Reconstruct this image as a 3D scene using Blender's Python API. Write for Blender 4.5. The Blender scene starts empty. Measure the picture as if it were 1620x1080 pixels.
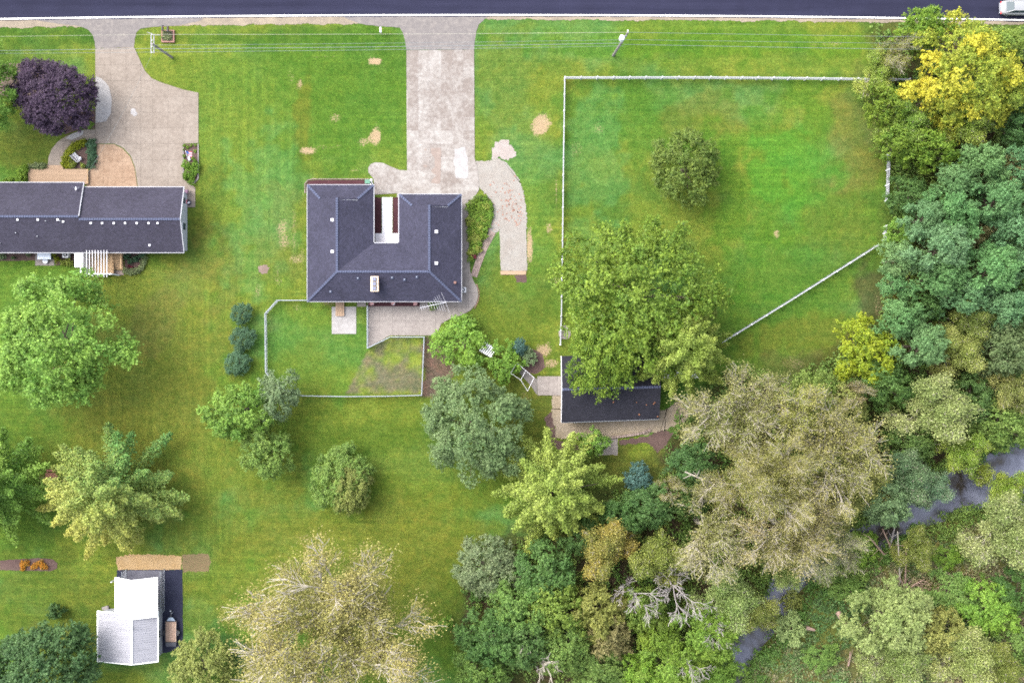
import bpy, bmesh, math, random
import numpy as np
from mathutils import Vector, Matrix

# ------------------------------------------------------------------ camera, sky, sun, exposure
SC = bpy.context.scene
COL = SC.collection
H = 140.0            # flying height of the camera, metres
K = 12.5             # plan scale of the survey: units per metre at ground level
cam_d = bpy.data.cameras.new('camera'); cam = bpy.data.objects.new('camera', cam_d); COL.objects.link(cam)
cam.location = (0, 0, H); cam.rotation_euler = (0, 0, 0)
cam_d.sensor_width = 36.0; cam_d.lens = 36.0 * H / 129.6; cam_d.clip_end = 2000; cam_d.clip_start = 1
SC.camera = cam

SUN_DIR = Vector((0.66, -0.46, -1.0)).normalized()       # from the upper left
SUN_EL = math.asin(-SUN_DIR.z); SUN_ROT = math.atan2(-SUN_DIR.x, -SUN_DIR.y)
world = bpy.data.worlds.new('World'); SC.world = world; world.use_nodes = True
wn = world.node_tree; wn.nodes.clear()
sky = wn.nodes.new('ShaderNodeTexSky'); sky.sky_type = 'NISHITA'; sky.sun_disc = False
sky.sun_elevation = SUN_EL; sky.sun_rotation = SUN_ROT; sky.dust_density = 4.0; sky.air_density = 1.0; sky.ozone_density = 1.0
hs = wn.nodes.new('ShaderNodeHueSaturation'); hs.inputs['Saturation'].default_value = 0.45      # overcast: a paler sky
bg = wn.nodes.new('ShaderNodeBackground'); bg.inputs['Strength'].default_value = 0.15
wo = wn.nodes.new('ShaderNodeOutputWorld')
wn.links.new(sky.outputs[0], hs.inputs['Color']); wn.links.new(hs.outputs[0], bg.inputs['Color']); wn.links.new(bg.outputs[0], wo.inputs['Surface'])
sd = bpy.data.lights.new('sun', 'SUN'); sd.energy = 0.8; sd.angle = math.radians(50); sd.color = (1.0, 0.95, 0.88)
sun = bpy.data.objects.new('sun', sd); COL.objects.link(sun)
sun.rotation_euler = SUN_DIR.to_track_quat('-Z', 'Y').to_euler(); sun.location = (0, 0, 60)
vs = SC.view_settings; vs.view_transform = 'Standard'; vs.look = 'None'; vs.gamma = 1.0; vs.use_curve_mapping = False
vs.exposure = 2.2
cy = SC.cycles; cy.max_bounces = 6; cy.diffuse_bounces = 3; cy.glossy_bounces = 2; cy.transmission_bounces = 3; cy.transparent_max_bounces = 4
cy.use_denoising = False; cy.pixel_filter_type = 'BLACKMAN_HARRIS'; cy.filter_width = 1.75

# ------------------------------------------------------------------ helpers
def P(x, y, z=0.0):
    f = (H - z) / H / K
    return Vector(((x - 810) * f, (540 - y) * f, z))
def XY(x, y, z=0.0):
    p = P(x, y, z); return (p.x, p.y)
def srgb(r, g, b):
    f = lambda c: ((c / 255 + 0.055) / 1.055) ** 2.4 if c > 10 else c / 255 / 12.92
    return (f(r), f(g), f(b))
ROOTLOC = {}
def tag(o, label=None, cat=None, group=None, kind=None):
    if label: o['label'] = label
    if cat: o['category'] = cat
    if group: o['group'] = group
    if kind: o['kind'] = kind
    return o
def thing(name, label, cat, loc=(0, 0, 0), group=None, rotz=0.0):
    o = bpy.data.objects.new(name, None); COL.objects.link(o)
    o.location = loc; o.rotation_euler = (0, 0, rotz); o.empty_display_size = 0.5
    ROOTLOC[o.name] = Vector(loc)
    return tag(o, label, cat, group)

class MB:
    """collects shapes in world coordinates; build() makes ONE mesh object"""
    def __init__(s): s.v = []; s.f = []
    def add(s, vs, fs):
        b = len(s.v); s.v += [tuple(p) for p in vs]; s.f += [tuple(b + i for i in f) for f in fs]; return s
    def box(s, x0, x1, y0, y1, z0, z1):
        if x0 > x1: x0, x1 = x1, x0
        if y0 > y1: y0, y1 = y1, y0
        return s.add([(x0,y0,z0),(x1,y0,z0),(x1,y1,z0),(x0,y1,z0),(x0,y0,z1),(x1,y0,z1),(x1,y1,z1),(x0,y1,z1)],
                     [(0,3,2,1),(4,5,6,7),(0,1,5,4),(1,2,6,5),(2,3,7,6),(3,0,4,7)])
    def rbox(s, c, sx, sy, sz, rot=0.0, tilt=None):
        """box centred at c, rotated about z"""
        m = Matrix.Rotation(rot, 3, 'Z')
        if tilt: m = m @ Matrix.Rotation(tilt[1], 3, tilt[0])
        c = Vector(c); q = []
        for z in (-1, 1):
            for (a, b) in ((-1,-1),(1,-1),(1,1),(-1,1)): q.append(c + m @ Vector((a*sx/2, b*sy/2, z*sz/2)))
        return s.add(q, [(0,3,2,1),(4,5,6,7),(0,1,5,4),(1,2,6,5),(2,3,7,6),(3,0,4,7)])
    def prism(s, poly, z0, z1):
        n = len(poly)
        a = sum(poly[i][0]*poly[(i+1)%n][1]-poly[(i+1)%n][0]*poly[i][1] for i in range(n))
        if a < 0: poly = poly[::-1]
        return s.add([(x,y,z0) for x,y in poly]+[(x,y,z1) for x,y in poly],
                     [tuple(range(n-1,-1,-1)), tuple(range(n,2*n))]+[(i,(i+1)%n,n+(i+1)%n,n+i) for i in range(n)])
    def sheet(s, poly, z):
        n = len(poly)
        a = sum(poly[i][0]*poly[(i+1)%n][1]-poly[(i+1)%n][0]*poly[i][1] for i in range(n))
        if a < 0: poly = poly[::-1]
        return s.add([(x,y,z) for x,y in poly],[tuple(range(n))])
    def tube(s, pts, rad, n=6, cap=True):
        pts = [Vector(p) for p in pts]; m = len(pts)
        if not hasattr(rad, '__len__'): rad = [rad]*m
        vs = []; fs = []
        for i, p in enumerate(pts):
            t = (pts[min(i+1,m-1)]-pts[max(i-1,0)])
            t = t.normalized() if t.length > 1e-9 else Vector((0,0,1))
            u = t.cross(Vector((0,0,1)) if abs(t.z) < 0.9 else Vector((1,0,0))).normalized(); w = t.cross(u)
            for k in range(n):
                a = 2*math.pi*k/n; vs.append(p+(u*math.cos(a)+w*math.sin(a))*rad[i])
        for i in range(m-1):
            for k in range(n):
                a=i*n+k; b=i*n+(k+1)%n; fs.append((a,b,b+n,a+n))
        if cap: fs += [tuple(range(n-1,-1,-1)), tuple(range((m-1)*n,m*n))]
        return s.add(vs, fs)
    def cyl(s, c, r, z0, z1, n=12, r1=None):
        return s.tube([(c[0],c[1],z0),(c[0],c[1],z1)], [r, r if r1 is None else r1], n)
    def build(s, name, mat, parent=None, label=None, smooth=False, kind=None, bevel=0):
        me = bpy.data.meshes.new(name)
        off = ROOTLOC.get(parent.name, Vector((0,0,0))) if parent else Vector((0,0,0))
        me.from_pydata([(x-off.x,y-off.y,z-off.z) for x,y,z in s.v], [], s.f); me.validate()
        bm = bmesh.new(); bm.from_mesh(me); bmesh.ops.recalc_face_normals(bm, faces=bm.faces)
        if bevel: bmesh.ops.bevel(bm, geom=list(bm.edges), offset=bevel, segments=1, affect='EDGES')
        bm.to_mesh(me); bm.free()
        if smooth: me.polygons.foreach_set('use_smooth', [True]*len(me.polygons))
        me.materials.append(mat); o = bpy.data.objects.new(name, me); COL.objects.link(o)
        if parent:
            o.parent = parent; ROOTLOC[o.name] = off
        if label: o['label'] = label
        if kind: o['kind'] = kind
        return o

def struct(name, mb, mat, parent=None, z=None):
    o = mb.build(name, mat, parent)
    if parent is None: o['kind'] = 'structure'
    return o

def nodes(name):
    m = bpy.data.materials.new(name); m.use_nodes = True; t = m.node_tree; t.nodes.clear()
    out = t.nodes.new('ShaderNodeOutputMaterial')
    class T: pass
    g = T(); g.m = m; g.t = t; g.out = out
    def N(ty, **kw):
        n = t.nodes.new('ShaderNode'+ty)
        for k, v in kw.items():
            if k.startswith('i_'):
                key = k[2:]; key = int(key) if key.isdigit() else key.replace('_', ' ')
                n.inputs[key].default_value = v
            else: setattr(n, k, v)
        return n
    def L(a, b): t.links.new(a, b)
    g.N = N; g.L = L
    def noise(scale, detail=4, rough=0.6, vec=None, dist=0.0):
        n = N('TexNoise', i_Scale=scale, i_Detail=detail, i_Roughness=rough, i_Distortion=dist)
        L(vec if vec is not None else g.pos(), n.inputs['Vector']); return n.outputs['Fac']
    def pos():
        if not hasattr(g, '_p'): g._p = N('NewGeometry').outputs['Position']
        return g._p
    def ramp(fac, stops, interp='LINEAR'):
        r = N('ValToRGB'); r.color_ramp.interpolation = interp; L(fac, r.inputs['Fac']); e = r.color_ramp.elements
        while len(e) < len(stops): e.new(0.5)
        for x, (p, c) in zip(e, stops):
            x.position = p; x.color = (*c, 1) if hasattr(c, '__len__') else (c, c, c, 1)
        return r.outputs['Color']
    def mix(fac, a, b, blend='MIX'):
        x = N('MixRGB', blend_type=blend)
        for i, q in ((0, fac), (1, a), (2, b)):
            if isinstance(q, (int, float)): x.inputs[i].default_value = q if i == 0 else (q, q, q, 1)
            elif hasattr(q, '__len__'): x.inputs[i].default_value = (*q[:3], 1)
            else: L(q, x.inputs[i])
        return x.outputs[0]
    def math_(op, a, b=0.5):
        x = N('Math', operation=op)
        for i, q in ((0, a), (1, b)):
            if isinstance(q, (int, float)): x.inputs[i].default_value = q
            else: L(q, x.inputs[i])
        return x.outputs[0]
    def scaled(sx, sy, sz=1.0, rot=0.0):
        x = N('Mapping'); x.inputs['Scale'].default_value = (sx, sy, sz); x.inputs['Rotation'].default_value = (0, 0, rot)
        L(g.pos(), x.inputs['Vector']); return x.outputs[0]
    def finish(col, rough=0.85, spec=0.25, bump=None, bstr=0.3, bdist=0.02, metal=0.0):
        p = N('BsdfPrincipled', i_Roughness=rough if isinstance(rough, float) else 0.5, i_Metallic=metal)
        p.inputs['Specular IOR Level'].default_value = spec
        if hasattr(col, '__len__'): p.inputs['Base Color'].default_value = (*col[:3], 1)
        else: L(col, p.inputs['Base Color'])
        if not isinstance(rough, float): L(rough, p.inputs['Roughness'])
        if bump is not None:
            b = N('Bump', i_Strength=bstr, i_Distance=bdist); L(bump, b.inputs['Height']); L(b.outputs[0], p.inputs['Normal'])
        L(p.outputs[0], out.inputs['Surface']); return m
    g.noise=noise; g.pos=pos; g.ramp=ramp; g.mix=mix; g.math=math_; g.scaled=scaled; g.finish=finish
    return g
MATS = {}
def plain(name, c, rough=0.6, spec=0.3, var=0.15, scale=6.0, metal=0.0, rnd=0.0):
    if name in MATS: return MATS[name]
    g = nodes(name); f = g.noise(scale, 5, 0.65)
    k = g.ramp(f, [(0.3, 1-var), (0.7, 1+var)])
    col = g.mix(1.0, c, k, 'MULTIPLY')
    if rnd:
        r = g.N('ObjectInfo').outputs['Random']
        col = g.mix(1.0, col, g.ramp(r, [(0.0, 1-rnd), (1.0, 1+rnd)]), 'MULTIPLY')
    MATS[name] = g.finish(col, rough, spec, metal=metal); return MATS[name]

# numpy value noise
_rng = np.random.default_rng(7); _lat = _rng.random((256, 256))
def vnoise(x, y):
    xi = np.floor(x).astype(int); yi = np.floor(y).astype(int); fx = x-xi; fy = y-yi
    fx = fx*fx*(3-2*fx); fy = fy*fy*(3-2*fy); g = lambda a, b: _lat[a % 256, b % 256]
    return (g(xi,yi)*(1-fx)+g(xi+1,yi)*fx)*(1-fy)+(g(xi,yi+1)*(1-fx)+g(xi+1,yi+1)*fx)*fy
def fbm(x, y, o=4):
    s = 0; a = 0.5; n = 0
    for i in range(o): s = s+a*vnoise(x*2**i+17*i, y*2**i+31*i); n += a; a *= 0.5
    return s/n
def ragged(poly, amp=1.0, step=4.0, seed=0, keep=()):
    """px polygon -> px polygon with uneven edges"""
    r = random.Random(seed); out = []; n = len(poly)
    for i in range(n):
        a = poly[i]; b = poly[(i+1) % n]; L = math.dist(a, b); m = max(1, int(L/step))
        for k in range(m):
            t = k/m; j = 0 if i in keep else amp
            out.append((a[0]+(b[0]-a[0])*t+r.uniform(-j,j), a[1]+(b[1]-a[1])*t+r.uniform(-j,j)))
    return out
def blob(cx, cy, rx, ry, n=28, amp=0.2, seed=0):
    r = random.Random(seed); ph = [r.uniform(0,6.28) for _ in range(5)]; out = []
    for k in range(n):
        a = 2*math.pi*k/n
        f = 1+amp*(0.5*math.sin(2*a+ph[0])+0.35*math.sin(3*a+ph[1])+0.3*math.sin(5*a+ph[2])+0.25*math.sin(9*a+ph[3]))+r.uniform(-amp,amp)*0.25
        out.append((cx+rx*f*math.cos(a), cy+ry*f*math.sin(a)))
    return out
def W(poly, z=0.0): return [XY(x, y, z) for x, y in poly]
def clip(poly, x0, x1, y0, y1):
    def cut(p, inside, inter):
        o = []
        for i in range(len(p)):
            a = p[i-1]; b = p[i]
            if inside(b):
                if not inside(a): o.append(inter(a, b))
                o.append(b)
            elif inside(a): o.append(inter(a, b))
        return o
    def ix(v): return lambda a, b: (v, a[1]+(b[1]-a[1])*(v-a[0])/(b[0]-a[0]))
    def iy(v): return lambda a, b: (a[0]+(b[0]-a[0])*(v-a[1])/(b[1]-a[1]), v)
    p = cut(poly, lambda q: q[0] >= x0, ix(x0))
    if p: p = cut(p, lambda q: q[0] <= x1, ix(x1))
    if p: p = cut(p, lambda q: q[1] >= y0, iy(y0))
    if p: p = cut(p, lambda q: q[1] <= y1, iy(y1))
    o = []
    for q in p:
        if not o or math.dist(q, o[-1]) > 0.05: o.append(q)
    if len(o) > 1 and math.dist(o[0], o[-1]) < 0.05: o.pop()
    return o if len(o) > 2 else []
def area(p): return abs(sum(p[i-1][0]*p[i][1]-p[i][0]*p[i-1][1] for i in range(len(p))))/2
def inpoly(x, y, poly):
    poly = np.asarray(poly); c = np.zeros(np.shape(x), bool); n = len(poly); j = n-1
    for i in range(n):
        xi, yi = poly[i]; xj, yj = poly[j]
        if yi != yj: c ^= ((yi > y) != (yj > y)) & (x < (xj-xi)*(y-yi)/(yj-yi)+xi)
        j = i
    return c
def slabs(parent, poly, xs, ys, mat, z=0.06, gap=0.17, seed=1, tone=None, wob=0.003):
    r = random.Random(seed)
    for j in range(len(ys)-1):
        for i in range(len(xs)-1):
            q = clip(poly, xs[i]+gap/2, xs[i+1]-gap/2, ys[j]+gap/2, ys[j+1]-gap/2)
            if not q or area(q) < 12: continue
            zz = z+r.uniform(-wob, wob)
            o = MB().prism(W(q), -0.08, zz).build('slab', mat, parent)
            o['tone'] = float(tone(i, j, r) if tone else r.random())

# ------------------------------------------------------------------ materials
def mat_ground():
    g = nodes('lawn'); a = g.N('Attribute', attribute_name='gcol').outputs['Color']
    st = g.N('Attribute', attribute_name='gmask'); sep = g.N('SeparateColor'); g.L(st.outputs['Color'], sep.inputs[0])
    straw, ver, floor = sep.outputs[0], sep.outputs[1], sep.outputs[2]
    n1 = g.noise(3.4, 8, 0.85); n2 = g.noise(0.95, 6, 0.75); n3 = g.noise(0.30, 6, 0.7, dist=0.8); n0 = g.noise(7.0, 3, 0.8)
    col = g.mix(1.0, a, g.ramp(n1, [(0.36, 0.66), (0.64, 1.36)]), 'MULTIPLY')
    col = g.mix(1.0, col, g.ramp(n0, [(0.34, 0.76), (0.66, 1.26)]), 'MULTIPLY')
    col = g.mix(1.0, col, g.ramp(n2, [(0.38, (0.74,0.84,0.76)), (0.62, (1.28,1.16,1.24))]), 'MULTIPLY')
    col = g.mix(g.ramp(n3, [(0.46, 0.0), (0.60, 0.60)]), col, g.mix(1.0, col, (0.94, 1.04, 1.18), 'MULTIPLY'))
    n4 = g.noise(1.5, 8, 0.8)
    col = g.mix(g.ramp(n4, [(0.50, 0.0), (0.66, 0.6)]), col, g.mix(1.0, col, (1.42, 1.08, 1.08), 'MULTIPLY'))
    # mower tracks
    sx = g.noise(1.0, 4, 0.7, g.scaled(1.7, 0.035)); sy = g.noise(1.0, 4, 0.7, g.scaled(0.035, 1.7))
    rp_ = [(0.36, (0.84,0.88,0.86)), (0.52, (1.0,1.0,1.0)), (0.64, (1.20,1.16,1.08))]
    tr = g.mix(ver, g.ramp(sy, rp_), g.ramp(sx, rp_))
    lawnmask = g.math('MULTIPLY', g.math('SUBTRACT', 1.0, floor), g.ramp(g.noise(0.07, 3, 0.5), [(0.36, 0.1), (0.56, 1.0)]))
    col = g.mix(lawnmask, col, g.mix(1.0, col, tr, 'MULTIPLY'))
    # worn, straw coloured spots
    s1 = g.math('ADD', g.noise(4.5, 6, 0.8), straw); s2 = g.ramp(s1, [(0.87, 0.0), (1.0, 1.0)])
    strawcol = g.mix(g.noise(1.1, 4), (0.25,0.19,0.115), (0.20,0.14,0.085))
    col = g.mix(s2, col, strawcol)
    b = g.noise(16.0, 4, 0.8)
    return g.finish(col, 0.95, 0.1, bump=b, bstr=0.9, bdist=0.06)
def mat_concrete(name, dark, light, big=0.45):
    g = nodes(name); tone = g.N('Attribute', attribute_type='OBJECT', attribute_name='tone').outputs['Fac']
    n1 = g.noise(big, 6, 0.7, dist=0.5); n2 = g.noise(14.0, 5, 0.8); n3 = g.noise(2.2, 6, 0.75)
    f = g.math('ADD', g.math('MULTIPLY', tone, 0.16), g.math('ADD', g.math('MULTIPLY', n1, 0.55), g.math('MULTIPLY', n3, 0.45)))
    col = g.mix(g.ramp(f, [(0.48, 0.0), (0.72, 1.0)]), dark, light)
    col = g.mix(1.0, col, g.ramp(n2, [(0.25, 0.88), (0.75, 1.10)]), 'MULTIPLY')
    col = g.mix(1.0, col, g.ramp(n3, [(0.36, 0.90), (0.60, 1.05)]), 'MULTIPLY')
    return g.finish(col, 0.9, 0.2, bump=n2, bstr=0.25, bdist=0.01)
def mat_speckle(name, a, b, c, scale=6.0, big=0.6, cthr=0.66, rough=0.95):
    g = nodes(name); n1 = g.noise(scale, 6, 0.8); n2 = g.noise(big, 5, 0.65); n3 = g.noise(scale*1.7, 3, 0.7)
    col = g.mix(g.ramp(n2, [(0.35, 0.0), (0.65, 1.0)]), a, b)
    col = g.mix(1.0, col, g.ramp(n1, [(0.25, 0.66), (0.75, 1.34)]), 'MULTIPLY')
    col = g.mix(g.ramp(n3, [(cthr, 0.0), (cthr+0.06, 1.0)]), col, c)
    return g.finish(col, rough, 0.15, bump=n1, bstr=0.8, bdist=0.04)
def mat_asphalt(name, a, b, stretch=True):
    g = nodes(name); n1 = g.noise(1.0, 4, 0.6, g.scaled(0.03, 0.9)) if stretch else g.noise(0.5, 5, 0.65)
    n2 = g.noise(22.0, 4, 0.8); n3 = g.noise(0.35, 5, 0.7)
    col = g.mix(g.ramp(n1, [(0.3, 0.0), (0.7, 1.0)]), a, b)
    col = g.mix(1.0, col, g.ramp(n2, [(0.25, 0.75), (0.75, 1.25)]), 'MULTIPLY')
    col = g.mix(1.0, col, g.ramp(n3, [(0.3, 0.88), (0.7, 1.12)]), 'MULTIPLY')
    return g.finish(col, 0.9, 0.12, bump=n2, bstr=0.3, bdist=0.01)
def mat_shingle(name, a, b, rot=0.0):
    g = nodes(name); n2 = g.noise(4.5, 6, 0.9); n3 = g.noise(0.35, 6, 0.75)
    vec = g.N('TexCoord').outputs['Object']
    br = g.N('TexBrick', offset=0.5); br.inputs['Scale'].default_value = 1.0
    br.inputs['Brick Width'].default_value = 0.32; br.inputs['Row Height'].default_value = 0.15; br.inputs['Mortar Size'].default_value = 0.012
    br.inputs['Color1'].default_value = (1.2,1.2,1.2,1); br.inputs['Color2'].default_value = (0.8,0.8,0.8,1); br.inputs['Mortar'].default_value = (0.6,0.6,0.6,1)
    mp = g.N('Mapping'); mp.inputs['Rotation'].default_value = (0, 0, rot); g.L(vec, mp.inputs['Vector']); g.L(mp.outputs[0], br.inputs['Vector'])
    col = g.mix(g.ramp(n3, [(0.35, 0.0), (0.65, 1.0)]), a, b)
    col = g.mix(1.0, col, br.outputs['Color'], 'MULTIPLY')
    col = g.mix(1.0, col, g.ramp(n2, [(0.30, 0.66), (0.70, 1.34)]), 'MULTIPLY')
    return g.finish(col, 0.85, 0.25, bump=br.outputs['Color'], bstr=0.4, bdist=0.01)
def mat_leaf():
    g = nodes('leaf'); at = g.N('Attribute', attribute_name='var'); sep = g.N('SeparateColor'); g.L(at.outputs['Color'], sep.inputs[0])
    ta = g.N('Attribute', attribute_type='OBJECT', attribute_name='tint_a').outputs['Color']
    tb = g.N('Attribute', attribute_type='OBJECT', attribute_name='tint_b').outputs['Color']
    col = g.mix(sep.outputs[1], ta, tb)
    col = g.mix(1.0, col, g.ramp(sep.outputs[0], [(0.0, 0.55), (1.0, 1.50)]), 'MULTIPLY')
    p = g.N('BsdfPrincipled', i_Roughness=0.55); p.inputs['Specular IOR Level'].default_value = 0.22; g.L(col, p.inputs['Base Color'])
    tr = g.N('BsdfTranslucent'); g.L(g.mix(1.0, col, (1.1,1.15,0.7), 'MULTIPLY'), tr.inputs['Color'])
    mx = g.N('MixShader', i_0=0.36); g.L(p.outputs[0], mx.inputs[1]); g.L(tr.outputs[0], mx.inputs[2])
    g.L(mx.outputs[0], g.out.inputs['Surface']); return g.m
def mat_bark(name, a, b):
    g = nodes(name); n = g.noise(3.0, 5, 0.7, g.scaled(2, 2, 0.4))
    return g.finish(g.mix(g.ramp(n, [(0.3, 0.0), (0.7, 1.0)]), a, b), 0.9, 0.15, bump=n, bstr=0.6, bdist=0.03)
def mat_boards(name, a, b, rnd=0.2):
    g = nodes(name); n = g.noise(4.0, 5, 0.7, g.scaled(0.6, 0.6)); r = g.N('ObjectInfo').outputs['Random']
    col = g.mix(g.ramp(n, [(0.3, 0.0), (0.7, 1.0)]), a, b)
    return g.finish(g.mix(1.0, col, g.ramp(r, [(0.0, 1-rnd), (1.0, 1+rnd)]), 'MULTIPLY'), 0.75, 0.2)
def mat_water():
    g = nodes('creek_water'); n = g.noise(0.22, 4, 0.6, dist=0.4); n2 = g.noise(3.0, 3, 0.6)
    col = g.ramp(n, [(0.40, (0.026,0.022,0.018)), (0.52, (0.078,0.083,0.112)), (0.64, (0.125,0.132,0.175))])
    return g.finish(col, 0.12, 0.5, bump=n2, bstr=0.15, bdist=0.02)
def mat_metalroof():
    g = nodes('ribbed_white_metal'); vec = g.pos()
    n = g.noise(1.2, 5, 0.7, g.scaled(0.25, 2.5)); n2 = g.noise(0.18, 3, 0.5)
    col = g.mix(g.ramp(n, [(0.35, 0.0), (0.62, 1.0)]), (0.19,0.19,0.212), (0.23,0.23,0.255))
    return g.finish(col, 0.5, 0.4)
def mat_glass(name='dark_glass', c=(0.03,0.045,0.06)):
    g = nodes(name); return g.finish(c, 0.25, 0.15)

M_RAIL = plain('vinyl_rail', (0.27,0.275,0.30), 0.5, 0.3, 0.08)
M_GROUND = mat_ground(); M_LEAF = mat_leaf()
M_CONC = mat_concrete('driveway_concrete', (0.1378,0.1174,0.1052), (0.2256,0.2142,0.2019))
M_CONC2 = mat_concrete('neighbour_concrete', (0.1433,0.1190,0.0996), (0.1787,0.1526,0.1302))
M_PATIO = mat_concrete('patio_concrete', (0.1624,0.1422,0.1329), (0.2001,0.1808,0.1675))
M_WHITECONC = mat_concrete('fresh_concrete', (0.1935,0.1827,0.1782), (0.2430,0.2340,0.2322))
M_TANCONC = mat_concrete('tan_stamped_concrete', (0.1782,0.1170,0.0774), (0.2340,0.1665,0.1170))
M_APRON = mat_concrete('apron_paving', (0.1149,0.1045,0.1018), (0.1706,0.1534,0.1385), 0.8)
M_ROAD = mat_asphalt('road_asphalt', (0.0100,0.0105,0.0229), (0.0180,0.0185,0.0370))
M_PADASPH = mat_asphalt('pad_asphalt', (0.013,0.0145,0.028), (0.020,0.022,0.038), False)
M_GREYPAD = mat_asphalt('grey_pad', (0.068,0.068,0.088), (0.104,0.104,0.125), False)
M_LINE = plain('white_line_paint', (0.80,0.80,0.78), 0.6, 0.2, 0.06, 3.0)
M_YLINE = plain('yellow_line_paint', (0.60,0.38,0.04), 0.6, 0.2, 0.1, 3.0)
M_GRAVEL = mat_speckle('shoulder_gravel', (0.1923,0.1602,0.1205), (0.1376,0.1164,0.0918), (0.2752,0.2515,0.2123), 7.0)
M_PALEGRAVEL = mat_speckle('pale_gravel', (0.1713,0.1543,0.1381), (0.1919,0.1809,0.1653), (0.1181,0.0936,0.0776), 8.0, 0.7, 0.70)
M_YARDGRAVEL = mat_speckle('yard_gravel', (0.1728,0.1404,0.0981), (0.2016,0.1683,0.1314), (0.0468,0.0612,0.0234), 5.0, 0.8, 0.66)
M_MULCH = mat_speckle('brown_mulch', (0.0576,0.0361,0.0333), (0.0783,0.0522,0.0459), (0.0261,0.0162,0.0162), 9.0)
M_REDMULCH = mat_speckle('maroon_mulch', (0.043,0.017,0.021), (0.055,0.023,0.027), (0.020,0.008,0.010), 9.0)
M_DIRT = mat_speckle('bare_dirt', (0.116,0.084,0.069), (0.157,0.116,0.099), (0.058,0.070,0.024), 6.0)
M_SAND = mat_speckle('tan_sand', (0.2340,0.1548,0.0747), (0.2718,0.1917,0.1080), (0.1026,0.0612,0.0279), 5.0, 0.5, 0.70)
M_STRAW = mat_speckle('straw', (0.208,0.156,0.094), (0.156,0.114,0.068), (0.073,0.083,0.026), 4.0)
M_PEBBLE = mat_speckle('pink_rubble', (0.1949,0.1647,0.1513), (0.2264,0.2059,0.1923), (0.1170,0.0824,0.0694), 6.0)
M_SHING = {r: mat_shingle('roof_shingles_%d' % i, (0.0206,0.0203,0.0357), (0.0286,0.0282,0.0479), r) for i, r in enumerate((0.0, math.pi/2))}
M_SHING2 = mat_shingle('neighbour_shingles', (0.0218,0.0199,0.0327), (0.0294,0.0274,0.0433))
M_BLACKROOF = mat_shingle('black_shingles', (0.0093,0.0093,0.0152), (0.0145,0.0145,0.0216))
M_CAP = plain('ridge_shingle', (0.052,0.060,0.098), 0.85, 0.2, 0.2, 5.0)
M_WHITE = plain('white_trim', (0.562,0.562,0.592), 0.5, 0.35, 0.04)
M_VINYL = plain('white_vinyl', (0.576,0.576,0.614), 0.4, 0.4, 0.05)
M_SIDING = plain('pale_siding', (0.290,0.302,0.342), 0.6, 0.3, 0.05)
M_BRICKW = plain('tan_brick', (0.186,0.128,0.102), 0.8, 0.2, 0.25, 9.0)
M_GALV = plain('galvanised_steel', (0.238,0.259,0.294), 0.45, 0.4, 0.12, 4.0, 0.3)
M_DARK = plain('black_metal', (0.025,0.025,0.03), 0.5, 0.35, 0.15)
M_GLASS = mat_glass()
M_WOOD = mat_boards('weathered_boards', (0.209,0.139,0.090), (0.267,0.191,0.132))
M_DECK = mat_boards('tan_deck_boards', (0.2088,0.1413,0.0918), (0.2457,0.1719,0.1161), 0.1)
M_GOLDDECK = mat_boards('golden_deck_boards', (0.2718,0.1773,0.0972), (0.3240,0.2241,0.1350), 0.12)
M_POLE = mat_bark('pole_wood', (0.139,0.128,0.126), (0.209,0.191,0.186))
M_BARK = mat_bark('bark', (0.070,0.052,0.042), (0.126,0.098,0.084))
M_PALEBARK = mat_bark('pale_bark', (0.24,0.215,0.175), (0.34,0.31,0.26))
M_GREYBARK = mat_bark('grey_dead_wood', (0.210,0.189,0.189), (0.308,0.280,0.273))
M_PINKBARK = mat_bark('stripped_dead_wood', (0.210,0.140,0.112), (0.294,0.210,0.168))
M_BRICK = plain('red_brick', (0.174,0.099,0.084), 0.85, 0.2, 0.25, 7.0, 0, 0.25)
M_BLOCK = plain('landscape_block', (0.174,0.133,0.120), 0.9, 0.2, 0.2, 6.0, 0, 0.2)
M_ROOFWHITE = plain('bright_white_metal', (0.82,0.82,0.82), 0.5, 0.3, 0.02, 2.0)
M_METAL = mat_metalroof(); M_WATER = mat_water()

# ------------------------------------------------------------------ terrain and water
CREEK = [(1760,690,62),(1640,740,48),(1560,764,40),(1490,792,30),(1420,826,24),(1350,868,26),(1290,892,26),(1250,925,26),(1222,965,22),(1195,1000,28),(1180,1030,24),(1172,1060,14),(1165,1100,14),(1150,1200,20)]
CW = [(P(x,y).x, P(x,y).y, w/K) for x,y,w in CREEK]
def creek_d(x, y):
    """distance to the creek line minus its half width"""
    best = np.full(np.shape(x), 1e9)
    for (ax,ay,aw),(bx,by,bw) in zip(CW[:-1], CW[1:]):
        dx, dy = bx-ax, by-ay; t = np.clip(((x-ax)*dx+(y-ay)*dy)/(dx*dx+dy*dy), 0, 1)
        best = np.minimum(best, np.hypot(x-ax-t*dx, y-ay-t*dy)-(aw+(bw-aw)*t))
    return best
def sstep(a, b, v):
    t = np.clip((v-a)/(b-a), 0, 1); return t*t*(3-2*t)
def ground_z(x, y):
    d = creek_d(np.asarray(x, float), np.asarray(y, float))
    n = (fbm(np.asarray(x)*0.35, np.asarray(y)*0.35, 3)-0.5)*1.6
    return -1.7*(1-sstep(-2.0, 2.2, d+n))
WOODS = [(1380,46),(1700,46),(1900,300),(1900,640),(1620,672),(1480,725),(1400,800),(1250,880),(1160,1000),(1140,1200),(735,1200),(722,1010),(735,930),(760,860),(830,850),(905,830),(975,775),(1045,752),(1050,690),(1075,650),(1150,575),(1250,600),(1330,545),(1395,505),(1400,420),(1412,385),(1415,300),(1400,240),(1380,150)]
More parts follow.
